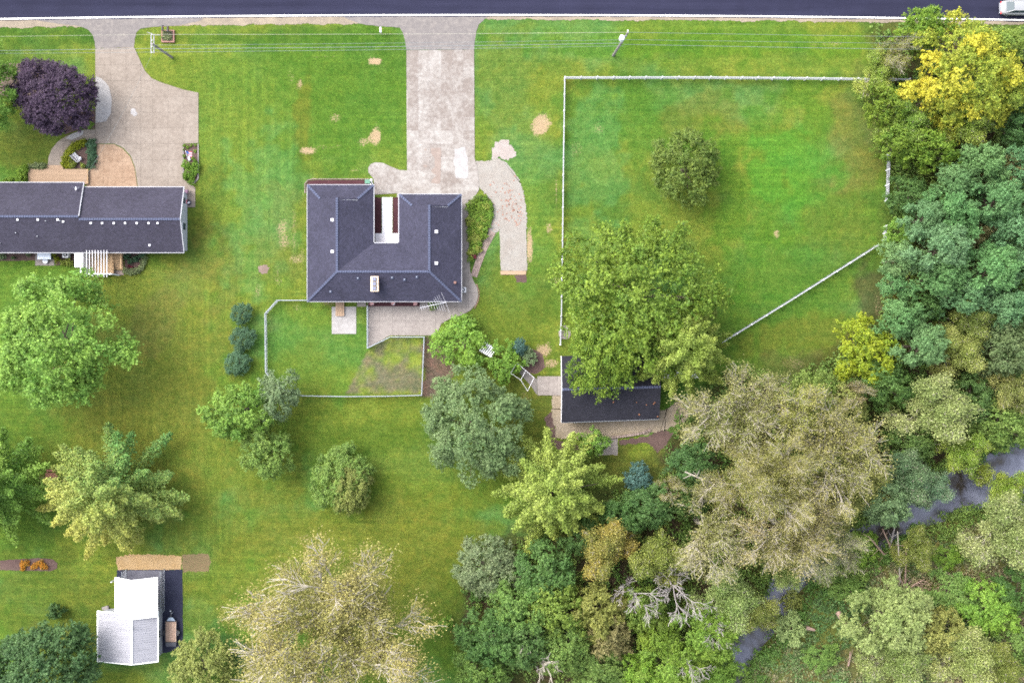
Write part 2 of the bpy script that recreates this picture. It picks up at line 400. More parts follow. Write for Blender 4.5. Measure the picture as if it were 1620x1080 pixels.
FARBANK = [(1900,800),(1620,800),(1490,850),(1400,880),(1310,930),(1240,985),(1195,1060),(1180,1200),(1900,1200)]
gx = np.concatenate([[-420,-300,-200,-140,-110,-90,-80], np.arange(-74,74.01,0.4), [80,90,110,140,200,300,420]])
gy = np.concatenate([[-400,-280,-180,-120,-90,-70,-60], np.arange(-52,52.01,0.4), [60,70,90,120,180,280,400]])
GX, GY = np.meshgrid(gx, gy); PX = GX*K+810; PY = 540-GY*K
def sm(pts_fn): return pts_fn
def soft(cx, cy, rx, ry, edge=0.5, nz=0.35, f=0.12):
    d = np.hypot((PX-cx)/rx, (PY-cy)/ry)+(fbm(GX*f*3+cx, GY*f*3+cy, 4)-0.5)*2*nz
    return 1-sstep(1-edge, 1+edge, d)
Gn = 1.75*2.12; GM = (1.22*1.05, 0.93*1.05, 1.05*1.05)
def A(r, g, b):
    c = srgb(r, g, b); gm = (1.42, 1.18, 1.18) if g > r*1.04 else (1.0, 1.0, 1.1)
    return np.array([c[0]/Gn*gm[0], c[1]/Gn*gm[1], c[2]/Gn*gm[2]])
col = np.zeros(GX.shape+(3,)); col[:] = A(100,146,52)
n1 = fbm(GX*0.06, GY*0.06, 5)[..., None]; n2 = fbm(GX*0.22+50, GY*0.22, 4)[..., None]; n3 = fbm(GX*0.10+90, GY*0.13+40, 4)[..., None]
def blend(c, m):
    global col
    if m.ndim == 2: m = m[..., None]
    col = col*(1-m)+np.asarray(c)*m
blend(A(126,154,58), sstep(0.42, 0.66, n1)*0.85)
blend(A(80,130,50), sstep(0.50, 0.70, n2)*0.65)
blend(A(96,156,84), sstep(0.56, 0.74, n3)*0.6)
OL = A(124,144,58); BR = A(142,136,74); DK = A(78,104,38); YG = A(118,160,50); CL = A(92,158,82); DEEP=A(58,112,34)
for (cx,cy,rx,ry,c,s,e,nz) in [
    (230,560,130,220,OL,.8,.6,.4),(300,700,160,140,OL,.6,.6,.5),(250,500,50,50,BR,.4,.7,.6),(60,680,120,60,DK,.35,.6,.4),
    (640,740,200,120,A(108,138,48),.85,.6,.35),(640,690,160,25,DEEP,.35,.7,.5),(560,900,240,90,OL,.7,.6,.5),(330,900,120,80,A(112,140,52),.7,.6,.5),(440,830,80,50,A(110,132,48),.6,.7,.5),
    (60,50,90,26,DEEP,.55,.5,.4),(40,230,70,40,A(100,120,46),.8,.5,.4),(70,950,110,70,A(96,122,46),.7,.6,.5),(90,1010,50,25,BR,.35,.7,.6),
    (420,60,220,12,DEEP,.55,.7,.4),(520,150,130,90,A(82,132,40),.7,.6,.5),(380,220,90,130,A(108,150,56),.6,.7,.5),(420,330,60,110,CL,.55,.7,.6),(440,390,40,70,BR,.25,.8,.9),
    (600,180,60,70,A(86,138,48),.6,.6,.5),(480,190,12,70,A(120,128,44),.5,.7,.5),(330,330,26,80,DK,.4,.8,.5),(330,420,40,60,BR,.3,.8,.7),
    (1100,70,320,20,A(84,142,34),.7,.6,.4),(1250,100,200,14,A(104,146,48),.6,.7,.5),(1000,190,110,70,A(72,136,46),.7,.6,.5),(940,260,50,110,CL,.6,.7,.6),(1120,180,60,40,A(112,130,54),.55,.7,.6),
    (1240,300,110,150,A(80,142,40),.7,.7,.5),(1330,330,60,110,A(100,132,52),.6,.6,.5),(1360,210,40,80,A(118,130,66),.6,.6,.5),(1250,450,120,60,A(84,138,50),.6,.7,.5),(1260,270,60,50,A(84,170,56),.5,.8,.7),
    (1300,540,130,40,A(108,132,50),.85,.6,.4),(1250,580,60,26,A(126,118,70),.5,.7,.6),(1380,470,26,45,A(100,92,64),.75,.6,.5),(820,480,70,90,A(96,128,44),.75,.6,.5),(800,130,50,80,A(112,140,44),.6,.7,.5),
    (840,360,36,80,A(94,152,60),.55,.7,.5),(850,650,50,60,A(96,110,48),.7,.6,.5),(980,760,70,50,A(90,104,48),.8,.6,.5),(500,560,90,60,A(92,146,54),.7,.7,.5),(470,590,50,40,A(108,140,52),.5,.7,.5),
    (710,1000,40,80,A(92,132,44),.6,.7,.5),(680,850,90,60,A(112,134,46),.6,.7,.5),(1130,540,40,30,A(84,124,44),.5,.6,.5),(780,600,40,40,A(90,112,44),.6,.6,.5)]:
    m = soft(cx,cy,rx,ry,e,nz); brk = (fbm(GX*.55+cx*.1,GY*.55+cy*.1,4)-.5)*2.4
    blend(c, s*.85*sstep(.2,.8,m+brk*(4*m*(1-m)*.6+.35*(m>.01))))
# newly sown, thin grass inside the back yard
back = inpoly(PX, PY, [(582,552),(617,533),(669,533),(668,625),(545,625),(560,600)])
thin = sstep(0.36, 0.60, fbm(GX*0.9, GY*0.9, 4)*.6+fbm(GX*.2+4,GY*.2,2)*.4)[..., None]
bk = back[..., None]*1.0
blend(A(134,166,66)*(1-thin)+A(142,140,102)*thin, bk*0.95)
bare = inpoly(PX, PY, ragged([(671,530),(690,540),(712,560),(722,590),(712,600),(700,628),(669,630)], 3, 8, 5))[..., None]
blend(A(140,118,100), bare*0.95)
# woodland floor
def ss(pl):
    s = 0
    for k in range(5): s = s+inpoly(PX+(fbm(GX*.3+k,GY*.3,4)-.5)*70+(k-2)*4, PY+(fbm(GX*.3+40+k,GY*.3,4)-.5)*70+(k-2)*3, pl)
    return s/5.0
cd_ = creek_d(GX, GY); wd = np.maximum(np.maximum(ss(WOODS), ss(FARBANK)), (1-sstep(3, 5, cd_)))
far = np.maximum(ss(FARBANK), (1-sstep(1, 3, cd_))*.5)
blend(A(74,84,44), wd*0.95); fl = sstep(0.45,0.62,fbm(GX*0.25+9,GY*0.25,4)); blend(A(98,80,64), wd*fl*0.8)
mar = sstep(0.40,0.62,fbm(GX*0.3+70,GY*0.3,4)); blend(A(112,134,64), far*0.9); blend(A(150,134,92), far*mar*0.45)
# straw wear mask, direction of mowing, woodland
straw = np.zeros(GX.shape)
for (cx,cy,rx,ry,s) in [(594,97,14,8,.55),(515,90,40,4,.33),(470,112,18,10,.22),(611,112,5,14,.36),(458,122,10,24,.34),(475,135,7,10,.46),(595,214,12,16,.52),(578,226,14,8,.42),(487,238,14,7,.50),(520,232,30,5,.34),(528,186,14,10,.40),
    (555,160,60,40,.12),(447,370,14,40,.40),(466,360,8,50,.36),(470,410,20,10,.40),(478,400,6,30,.36),(440,440,10,25,.34),(408,460,8,14,.36),(855,198,17,20,.52),(880,300,5,40,.38),(868,360,8,14,.42),(838,390,6,40,.50),(880,445,8,10,.40),(872,300,20,60,.16),
    (1230,370,7,9,.46),(945,200,14,20,.36),(910,235,16,30,.32),(990,190,18,8,.28),(985,335,40,18,.26),(1120,178,50,22,.20),(910,90,50,10,.26),(1310,70,40,6,.36),(1380,200,18,40,.30),(1390,480,18,30,.34),(1260,575,30,14,.34),
    (290,505,10,8,.3),(520,480,14,6,.4),(470,488,12,7,.36),(700,430,6,8,.3),(545,590,30,12,.2),(480,850,26,12,.34),(220,440,60,10,.14),(330,760,30,60,.12),(120,755,36,26,.40),(230,610,50,60,.15),(70,760,20,20,.4),(310,890,26,16,.55),
    (560,270,10,4,.4),(455,425,30,6,.2),(440,40,190,3,.30),(1300,37,120,3,.34),(1000,33,220,3,.30),(830,640,16,30,.34),(870,575,20,10,.44),(858,555,16,16,.5),(1150,600,40,20,.3)]:
    straw = np.maximum(straw, soft(cx,cy,rx,ry,0.75,0.55,.35)*s*1.06)
ver = sstep(-0.2, 0.2, np.maximum(soft(270,600,190,330,.3,.1), soft(380,300,130,200,.3,.1))-0.5)
gz = np.where((np.abs(GX) < 80) & (np.abs(GY) < 58), ground_z(GX, GY), ground_z(GX, GY))
nyy, nxx = GX.shape
me = bpy.data.meshes.new('ground')
idx = np.arange(nyy*nxx).reshape(nyy, nxx)
quads = np.stack([idx[:-1,:-1], idx[:-1,1:], idx[1:,1:], idx[1:,:-1]], -1).reshape(-1, 4)
me.vertices.add(nyy*nxx); me.vertices.foreach_set('co', np.stack([GX,GY,gz],-1).astype(np.float32).ravel())
me.loops.add(quads.size); me.loops.foreach_set('vertex_index', quads.astype(np.int32).ravel())
me.polygons.add(len(quads)); me.polygons.foreach_set('loop_start', np.arange(0, quads.size, 4, dtype=np.int32)); me.update(); me.validate()
me.polygons.foreach_set('use_smooth', np.ones(len(quads), bool))
at = me.attributes.new('gcol', 'FLOAT_COLOR', 'POINT')
at.data.foreach_set('color', np.concatenate([col, np.ones(GX.shape+(1,))], -1).astype(np.float32).ravel())
at = me.attributes.new('gmask', 'FLOAT_COLOR', 'POINT')
at.data.foreach_set('color', np.stack([straw, ver, wd, np.ones(GX.shape)], -1).astype(np.float32).ravel())
me.materials.append(M_GROUND); o = bpy.data.objects.new('ground', me); COL.objects.link(o); o['kind'] = 'structure'

# creek
mb = MB(); L_ = []; R_ = []
for i, (x, y, w) in enumerate(CW):
    a = CW[max(i-1,0)]; b = CW[min(i+1,len(CW)-1)]; d = Vector((b[0]-a[0], b[1]-a[1])).normalized(); n = Vector((-d.y, d.x))*(w+2.5)
    L_.append((x+n.x, y+n.y)); R_.append((x-n.x, y-n.y))
for i in range(len(CW)-1):
    mb.add([(*L_[i],-0.85),(*R_[i],-0.85),(*R_[i+1],-0.85),(*L_[i+1],-0.85)], [(0,1,2,3)])
struct('creek_water', mb, M_WATER)

# ------------------------------------------------------------------ road, shoulders, aprons
def ry(x): return 23.0+7.0*((x-760)/800.0)**2 if -400 < x < 1950 else 23.0+7.0*(1150/800)**2
XS = list(range(-1200, 2900, 60))
def strip(o0, o1, z, z0=None, jit=0, seed=0, xs=XS, nseg=1):
    r = random.Random(seed); top = []; bot = []; mb = MB(); w0 = 0
    for x in xs:
        y = 22.5+7.0*min(((x-760)/800.0)**2, 3.0)
        top.append(XY(x, y+o0+r.uniform(-jit,jit)*0.2)); bot.append(XY(x, y+o1+r.uniform(-jit,jit)))
    for i in range(len(xs)-1): mb.add([(*top[i],z),(*bot[i],z),(*bot[i+1],z),(*top[i+1],z)], [(0,1,2,3)])
    return mb
road = struct('road', strip(-96, 4.2, 0.035, jit=0.5, xs=list(range(-1200,2900,12))), M_ROAD)
strip(0.6, 2.6, 0.040).build('edge_line', M_LINE, road); strip(-92.0, -90.0, 0.040).build('edge_line', M_LINE, road)
strip(-46.8, -45.4, 0.040).build('centre_line', M_YLINE, road); strip(-44.0, -42.6, 0.040).build('centre_line', M_YLINE, road)
xs8 = [-1200+2.2*k for k in range(1860)]; rr = random.Random(3)
mb = MB(); pts = []
for x in xs8:
    y = 22.5+7.0*min(((x-760)/800.0)**2, 3.0)
    wd_ = 16 if x < 320 else (15.5 if x < 560 else 9.0)
    if 520 < x < 640: wd_ = 15.5
    pts.append((XY(x, y+2.5), XY(x, y+wd_+rr.uniform(-.8,.8)+3.0*(vnoise(np.array(x*.09),np.array(3.3))-.5)+2.4*(vnoise(np.array(x*.3),np.array(8.3))-.5))))
for a, b in zip(pts[:-1], pts[1:]): mb.add([(*a[0],.022),(*a[1],.022),(*b[1],.022),(*b[0],.022)], [(0,1,2,3)])
struct('gravel_shoulder', mb, M_GRAVEL)
mb = MB(); pts = []
for x in xs8:
    y = 22.5+7.0*min(((x-760)/800.0)**2, 3.0); pts.append((XY(x, y-95), XY(x, y-106+rr.uniform(-2,2))))
for a, b in zip(pts[:-1], pts[1:]): mb.add([(*a[0],.022),(*b[0],.022),(*b[1],.022),(*a[1],.022)], [(0,1,2,3)])
struct('gravel_shoulder', mb, M_GRAVEL)

ap = [(92,38),(128,42),(140,48),(147,56),(150,66),(151,77),(212,74.5),(213,62),(216,52),(222,46),(240,43),(282,41),(318,33),(322,29),(230,27.6),(140,28.4),(70,29.5),(60,33)]
struct('driveway_apron', MB().prism(W(ragged(ap, 0.5, 5, 2)), -0.05, 0.031), M_APRON)
ap = [(540,26.5),(556,33),(568,38),(600,42),(632,44),(637,52),(641,66),(643,79.5),(750,79),(751,66),(754,50),(757,40),(764,33),(772,27),(700,24.5),(620,25.5)]
struct('driveway_apron', MB().prism(W(ragged(ap, 0.5, 5, 4)), -0.05, 0.031), M_APRON)

# ------------------------------------------------------------------ main driveway and paving
def base(name, poly, mat, z=0.012, **kw): return struct(name, MB().prism(W(poly), -0.05, z), mat)
M_JOINT = plain('joint_dirt', (0.155,0.14,0.125), 0.95, 0.1, 0.2)
main_drive = [(643,80),(750,79.5),(751,250),(757,275),(758,300),(748,316),(628,316),(628,306),(593,308),(591,283),(583,273),(582.5,266),(586,260),(594,257),(606,258),(619,264),(632,269),(644,270)]
d = base('driveway', main_drive, plain('pale_joint', (0.30,0.27,0.265), 0.95, 0.1, 0.1), 0.05)
def tone_main(i, j, r):
    if i == 0: return r.random()*0.5+0.45
    if i in (1, 2, 5) and j < 6: return r.random()*0.30
    if i == 3: return r.random()*0.6+0.40
    if i >= 6 and j < 7: return 0.15+r.random()*0.3 if i in (4,6) else r.random()*0.7
    return 0.35+r.random()*0.6
slabs(d, main_drive, [575,613,644,662,680,697.5,716,733,770], [79,101,122,143,165,186,207,228,249,270,291,320], M_CONC, tone=tone_main, seed=4)
M_STAIN = mat_concrete('stained_concrete', (0.165,0.132,0.115), (0.195,0.160,0.142), 1.2)
for k, pl in enumerate([[(681,235),(697,234),(698,240),(697,290),(690,291),(682,289),(684,284),(690,278),(683,273),(682,269),(688,265),(687,250),(682,243)], blob(673,263,3.6,2,14,.15,3), blob(673,237,2,1.6,12,.15,5)]):
    MB().sheet(W(ragged(pl, 0.6, 3, k)), 0.0715).build('stain', M_STAIN, d)['tone'] = 0.3
MB().sheet(W(ragged([(719,236),(735,233),(740,250),(741,282),(722,283),(718,260)], 1.2, 5, 9)), 0.0715).build('bleached_patch', M_WHITECONC, d)['tone'] = 1.0

patio = [(582,478),(582,550),(617,530.5),(690,530.5),(698,512),(712,504),(729,499),(744,491),(753,481),(756.5,468),(755,455),(749,444),(744,430),(742,400),(741,313),(726,313),(726,478)]
d = base('patio', patio, M_JOINT)
slabs(d, patio, [580,600,621,642,664,689,706,723,741,760], [310,333,358,388,413,439,463,486,507,535,556], M_PATIO, seed=8, tone=lambda i,j,r: 0.3+r.random()*0.6)
d = base('step_pad', [(525,485),(563.5,485),(563.5,528),(525,528)], M_JOINT)
slabs(d, [(525,485),(563.5,485),(563.5,528),(525,528)], [524,564.5], [484,529], M_WHITECONC, seed=3, tone=lambda i,j,r: 0.75)
struct('small_step_slab', MB().prism(W([(565,478),(579,478),(579,485),(565,485)]), -0.05, 0.075), M_PATIO)['tone'] = 0.8
# courtyard walk and beds between the wings
struct('courtyard_walk', MB().prism(W([(604.5,312.5),(620.5,312.5),(620.5,369),(604.5,369)]), -0.05, 0.078), plain('white_painted_walk', (0.72,0.72,0.73), 0.6, 0.3, 0.06, 2.0))
struct('porch_floor', MB().prism(W([(594,369.3),(631,369.3),(631,392),(594,392)]), -0.05, 0.16), plain('white_porch_floor', (0.64,0.64,0.67), 0.6, 0.3, 0.10, 3.0))
for q in ([(592,312.5),(603.3,312.5),(603.3,369),(592,369)], [(621.7,312.5),(631.5,312.5),(631.5,369),(621.7,369)]):
    struct('mulch_bed', MB().prism(W(q), -0.05, 0.085), M_REDMULCH)
struct('mulch_bed', MB().prism(W([(582.8,476),(664,476),(664,484.5),(582.8,484.5)]), -0.05, 0.085), M_REDMULCH)
fb = [(482,304),(482,291),(486,284.5),(496,282.5),(586,283),(589,293),(589,302),(486,306)]
struct('mulch_bed', MB().prism(W([(484.5,304),(484.5,291.5),(488,286.5),(497,285),(585,285),(587,292),(589,302),(486,306)]), -0.05, 0.05), M_REDMULCH)
ed = thing('brick_edging', 'low brick edging round the front bed at the grass', 'edging', P(535,283))
path = [(482.5,304),(482.5,291),(487,285),(496,283.2)]+[(x,283.4) for x in range(500,588,5)]
def bricks(root, path, mat, step=3.3, sx=0.24, sy=0.11, sz=0.11):
    i = 0; acc = 0
    for a, b in zip(path[:-1], path[1:]):
        L = math.dist(a, b); t = acc
        while t < L:
            q = P(a[0]+(b[0]-a[0])*t/L, a[1]+(b[1]-a[1])*t/L); ang = math.atan2(-(b[1]-a[1]), b[0]-a[0])
            MB().rbox((q.x,q.y,sz/2-0.02), sx, sy, sz, ang).build('brick', mat, root); t += step
        acc = t-L
bricks(ed, path, M_BLOCK)
ed = thing('brick_edging', 'curved row of brick edging along the east patio corner', 'edging', P(753,470))
bricks(ed, [(754.5,451),(757.5,460),(758,468),(756,477),(751,487)], M_BRICK, 3.4)

# gravel parking spot, broken concrete and brick path east of the house
gp = [(752,256),(760,254),(775,255),(784,249),(801,257),(813,270),(822,285),(829,306),(832,330),(834,352),(833,362),(790,364),(777,372),(771,367),(775,350),(780,330),(776,316),(764,303),(757,296)]
struct('gravel_pad', MB().prism(W(ragged(gp, 1.5, 1.8, 12)), -0.05, 0.028), M_PALEGRAVEL)
struct('rubble_patch', MB().prism(W(ragged(blob(796,238,16,18,34,.34,8),1.2,1.8,3)), -0.05, 0.024), M_PEBBLE)
struct('concrete_pad', MB().prism(W(ragged([(790,358),(832,358),(834,428),(792,428)], 0.7, 5, 3)), -0.05, 0.05), M_PALEGRAVEL)
struct('plank_edge', MB().prism(W([(791.5,428.5),(832.5,428.5),(832,434.5),(792,434.5)]), -0.05, 0.09), M_DECK)
struct('dirt_patch', MB().prism(W(ragged([(814,436),(832,434),(833,446),(818,447)], 1, 4, 1)), -0.05, 0.01), M_MULCH)
bp = thing('brick_path', 'slanting red brick path beside the flower bed', 'path', P(763,400))
r = random.Random(2); c0 = [(779,368),(766,392),(757,415),(750,436)]
rows = 26
for k in range(rows):
    t = k/(rows-1)*(len(c0)-1); i = min(int(t), len(c0)-2); f = t-i
    cx = c0[i][0]+(c0[i+1][0]-c0[i][0])*f; cy = c0[i][1]+(c0[i+1][1]-c0[i][1])*f
    ang = math.atan2(-(c0[i+1][1]-c0[i][1]), c0[i+1][0]-c0[i][0]); nrm = Vector((-math.sin(ang), math.cos(ang)))
    wid = 4
    for j in range(wid):
        q = P(cx, cy)+Vector((nrm.x, nrm.y, 0))*((j-(wid-1)/2)*0.215)
        MB().rbox((q.x, q.y, 0.02+r.uniform(-.006,.006)), 0.225, 0.2, 0.06, ang).build('brick', M_BLOCK, bp)

# ------------------------------------------------------------------ neighbour's paving and beds
nd = [(151,77.5),(212,75),(221,94),(229,112),(240,124),(256,131),(290,142),(314,147),(314,226.5),(289,227.5),(289,283),(300,290),(309,297),(309,328),(284,328),(284,304),(219.5,304),(214,265),(207,247),(195,234),(181,227.5),(151,227.5)]
d = base('driveway', nd, M_JOINT)
slabs(d, nd, [150,175.5,199.5,223,242,266,290,315], [74,103,128,154,178,202,227.5,253,280,304,330], M_CONC2, seed=5, tone=lambda i,j,r: 0.4+r.random()*0.3)
MB().sheet(W(ragged([(151.8,121),(158,123),(166,129),(173,139),(176.5,152),(177,168),(175,181),(168,192),(160,194),(151.8,195)], 0.5, 4, 5)), 0.0715).build('pale_patch', M_WHITECONC, d)['tone'] = 1.0
MB().sheet(W(blob(212,178,5,6,18,.3,2)), 0.0715).build('pale_patch', M_WHITECONC, d)['tone'] = 1.0
tan = [(137,304),(137,272),(148,266),(153,258),(153.5,228.5),(180.5,228.5),(194,235),(206,248),(213,265.5),(218.5,304)]
d = base('tan_forecourt', tan, M_JOINT)
slabs(d, tan, [136,164,194,220], [228,256,281,306], M_TANCONC, seed=6, tone=lambda i,j,r: 0.3+r.random()*0.5)
wk = [(150.5,205),(134,205.5),(118,210),(104,216),(91,225),(82,236),(77,249),(75.5,263),(99,263),(99.5,250),(104,239),(112,230),(122,224),(134,221.5),(150.5,222.5)]
d = base('curved_walk', wk, M_JOINT)
slabs(d, wk, [74,100,118,134,151], [204,223,243,264], M_CONC2, seed=7)
MB().sheet(W(ragged([(104,219),(116,211),(132,206.5),(132,213),(114,222)], 0.7, 4, 6)), 0.072).build('pale_patch', M_WHITECONC, d)['tone'] = 1.0
for q, mt in (([(101,262),(103,248),(108,238),(118,229),(134,223.5),(152,224),(152,262),(146,267),(102,267)], M_MULCH), ([(0,101),(40,100),(62,103),(80,112),(90,130),(80,160),(40,160),(0,150)], M_DIRT), ([(112,172),(150.5,176),(150.5,204),(134,204),(118,208),(104,213),(100,190)], M_MULCH),
              ([(290.5,228.5),(314,228.5),(314,283),(308,292),(302,290),(290.5,282)], M_MULCH), ([(0,398),(57,398),(57,412),(0,413)], M_MULCH), ([(86.5,398),(120,398),(119,419),(88,420)], M_MULCH), ([(196,398),(232,398),(231,415),(225,428),(214,434),(198,433)], M_MULCH),
              ([(0,886),(30,884),(60,882),(84,884),(91,890),(90,899),(80,903),(40,902),(0,901)], M_MULCH)):
    struct('mulch_bed', MB().prism(W(ragged(q, 0.4, 5, len(q))), -0.05, 0.03), mt)
struct('sand_strip', MB().prism(W(ragged([(183,881),(210,876),(250,877),(287,879),(287,901),(186,901)], 1.3, 1.6, 2)), -0.05, 0.02), M_SAND)
struct('mulch_bed', MB().prism(W(ragged([(288,877),(330,875),(333,890),(329,903),(290,904)], 1.1, 2.6, 3)), -0.05, 0.012), mat_speckle('red_dirt', (0.125,0.085,0.048), (0.105,0.078,0.042), (0.07,0.085,0.03), 5.0, 0.5, 0.55))
struct('asphalt_pad', MB().prism(W(ragged([(185,901),(288.5,900.5),(289.5,1000),(288,1024),(262,1032),(185,1032)], 0.5, 5, 3)), -0.05, 0.025), M_PADASPH)
struct('kennel_floor', MB().prism(W([(195,901.5),(256,901.5),(257,975),(195,975)]), -0.05, 0.05), M_GREYPAD)
struct('paver_pad', MB().prism(W([(56,398),(86,398),(86,420),(56,420)]), -0.05, 0.06), M_PATIO)['tone'] = 0.1
struct('dirt_patch', MB().prism(W(ragged(blob(417,426,8.5,7.5,22,.1,3),1.2,1.2,4)), -0.05, 0.012), M_DIRT)
struct('dirt_patch', MB().prism(W(blob(1418,451,12,9,22,.2,6)), -0.05, 0.012), M_DIRT)

# garage yard
yg = [(874,612),(888,600),(1050,650),(1076,632),(1094,640),(1088,664),(1052,680),(1022,687),(962,691),(930,692),(905,697),(880,690),(873,655)]
struct('gravel_yard', MB().prism(W(ragged(yg, 1.8, 1.8, 4)), -0.05, 0.018), M_YARDGRAVEL)
struct('mulch_bed', MB().prism(W(ragged([(826,562),(842,552),(858,560),(862,580),(850,590),(832,592),(822,580)], 1.2, 4, 3)), -0.05, 0.015), M_MULCH)
struct('mulch_bed', MB().prism(W(ragged([(862,660),(874,650),(880,695),(905,700),(920,708),(890,715),(870,700)], 1.5, 4, 3)), -0.05, 0.012), M_MULCH)
struct('mulch_bed', MB().prism(W(ragged([(978,697),(1020,690),(1046,680),(1066,684),(1052,706),(1040,716),(1024,700),(982,703)], 1.8, 1.8, 3)), -0.05, 0.011), M_MULCH)
struct('concrete_pad', MB().prism(W(ragged([(934,694),(977,693),(977,719),(945,720),(938,708)], 0.6, 4, 3)), -0.05, 0.03), M_PATIO)['tone'] = 0.1
rm = base('garage_ramp', [(850,595),(887,595),(887.5,625),(850.5,625)], M_JOINT)
slabs(rm, [(850,595),(887,595),(887.5,625),(850.5,625)], [849,868,882,889], [594,627], M_PATIO, z=0.10, seed=3, tone=lambda i,j,r: 0.2 if i < 2 else 1.0)
struct('garden_path', MB().prism(W([(820,588),(828,583),(850,600),(849.6,624.5),(840,610)]), -0.05, 0.05), M_APRON)['tone'] = 0.2
struct('concrete_pad', MB().prism(W(blob(893,526,9,12,20,.15,4)), -0.05, 0.05), M_PATIO)['tone'] = 0.8

# ------------------------------------------------------------------ main house
ZE, ZR = 2.75, 4.55
def face_prism(mb, pts, th=0.14):
    """sloping roof plane with thickness"""
    n = len(pts); a = [Vector(p) for p in pts]; b = [p-Vector((0,0,th)) for p in a]
    mb.add(a+b, [tuple(range(n)), tuple(range(2*n-1,n-1,-1))]+[(i,n+i,n+(i+1)%n,(i+1)%n) for i in range(n)])
def caps(parent, a, b, z=0.03, w=0.28, step=0.30):
    a = Vector(a); b = Vector(b); d = b-a; n = max(1, int(d.length/step)); mb = MB(); ang = math.atan2(d.y, d.x); pit = -math.atan2(d.z, math.hypot(d.x,d.y))
    for k in range(n):
        c = a+d*((k+0.5)/n)+Vector((0,0,z+0.012*(k%2))); mb.rbox(c, d.length/n*0.86, w, 0.035, ang, ('Y', pit))
    mb.build('ridge_cap', M_CAP, parent)
hs_ = thing('ranch_house', 'U shaped house with dark grey hip roof at the end of the long driveway', 'house', P(608,400))
e = {'x0':486.2,'x1':590.8,'x2':631.3,'x3':729.8,'yl':292.6,'yr':307.4,'yc':384.7,'yb':476.7,'xl':536.6,'xr':680.8,'ym':431.0}
def E(x, y, z=ZE): 
    q = XY(x, y, ZE); return (q[0], q[1], z)
zh = ZE+0.43*(ZR-ZE)
lx0 = e['x0']+0.43*(e['xl']-e['x0']); lx1 = e['x1']-0.43*(e['x1']-e['xl']); gyl = 315.5
rx0 = e['x2']+0.43*(e['xr']-e['x2']); rx1 = e['x3']-0.43*(e['x3']-e['xr']); gyr = 326.5
planes = [
 ('west', 1, [E(e['x0'],e['yl']),E(e['x0'],e['yb']),E(e['xl'],e['ym'],ZR),E(e['xl'],gyl,ZR),E(lx0,gyl,zh)]),
 ('south', 0, [E(e['x0'],e['yb']),E(e['x3'],e['yb']),E(e['xr'],e['ym'],ZR),E(e['xl'],e['ym'],ZR)]),
 ('east', 1, [E(e['x3'],e['yb']),E(e['x3'],e['yr']),E(rx1,gyr,zh),E(e['xr'],gyr,ZR),E(e['xr'],e['ym'],ZR)]),
 ('inner west', 1, [E(e['x1'],e['yc']),E(e['x1'],e['yl']),E(lx1,gyl,zh),E(e['xl'],gyl,ZR),E(e['xl'],e['ym'],ZR)]),
 ('court', 0, [E(e['x2'],e['yc']),E(e['x1'],e['yc']),E(e['xl'],e['ym'],ZR),E(e['xr'],e['ym'],ZR)]),
 ('inner east', 1, [E(e['x2'],e['yr']),E(e['x2'],e['yc']),E(e['xr'],e['ym'],ZR),E(e['xr'],gyr,ZR),E(rx0,gyr,zh)]),
 ('hip west', 0, [E(e['x1'],e['yl']),E(e['x0'],e['yl']),E(lx0,gyl,zh),E(lx1,gyl,zh)]),
 ('hip east', 0, [E(e['x3'],e['yr']),E(e['x2'],e['yr']),E(rx0,gyr,zh),E(rx1,gyr,zh)])]
roof = None
for nm, ax, pts in planes:
    mb = MB(); face_prism(mb, pts); mb.build('roof_slope', M_SHING[math.pi/2 if ax else 0.0], hs_)
for a, b, c in (((lx0,gyl),(lx1,gyl),(e['xl'],gyl)), ((rx0,gyr),(rx1,gyr),(e['xr'],gyr))):
    mb = MB(); A_ = Vector(E(*a,zh)); B_ = Vector(E(*b,zh)); C_ = Vector(E(*c,ZR)); dn = Vector((0,-0.12,0))
    mb.add([A_-Vector((0,.12,0)),B_-Vector((0,.12,0)),C_-Vector((0,.12,.05)),A_+dn*2,B_+dn*2,C_+dn*2], [(0,1,2),(5,4,3),(0,3,4,1),(1,4,5,2),(2,5,3,0)]); mb.build('gable_end', M_SIDING, hs_)
for a, b in ((E(e['xl'],gyl,ZR),E(e['xl'],e['ym'],ZR)),(E(e['xl'],e['ym'],ZR),E(e['xr'],e['ym'],ZR)),(E(e['xr'],gyr,ZR),E(e['xr'],e['ym'],ZR)),
             (E(e['x0'],e['yb']),E(e['xl'],e['ym'],ZR)),(E(e['x3'],e['yb']),E(e['xr'],e['ym'],ZR)),(E(e['x0'],e['yl']),E(lx0,gyl,zh)),(E(e['x1'],e['yl']),E(lx1,gyl,zh)),(E(e['x2'],e['yr']),E(rx0,gyr,zh)),(E(e['x3'],e['yr']),E(rx1,gyr,zh))):
    caps(hs_, a, b)
def gutter(a, b, n, w=0.07, mat=M_RAIL, parent=hs_, z=ZE):
    a = Vector((*a,0)); b = Vector((*b,0)); n = Vector((*n,0)); mb = MB(); d = (b-a)
    c = (a+b)/2+n*(w/2+0.004); mb.rbox((c.x,c.y,z-0.11), d.length+0.1, w, 0.14, math.atan2(d.y,d.x))
    o = mb.build('gutter', mat, parent); return o
EX = lambda x, y: XY(x, y, ZE)
gutter(EX(e['x0'],e['yl']),EX(e['x0'],e['yb']),(-1,0)); gutter(EX(e['x0'],e['yb']),EX(e['x3'],e['yb']),(0,-1)); gutter(EX(e['x3'],e['yb']),EX(e['x3'],e['yr']),(1,0))
gutter(EX(e['x0'],e['yl']),EX(e['x1'],e['yl']),(0,1)); gutter(EX(e['x2'],e['yr']),EX(e['x3'],e['yr']),(0,1),0.07)
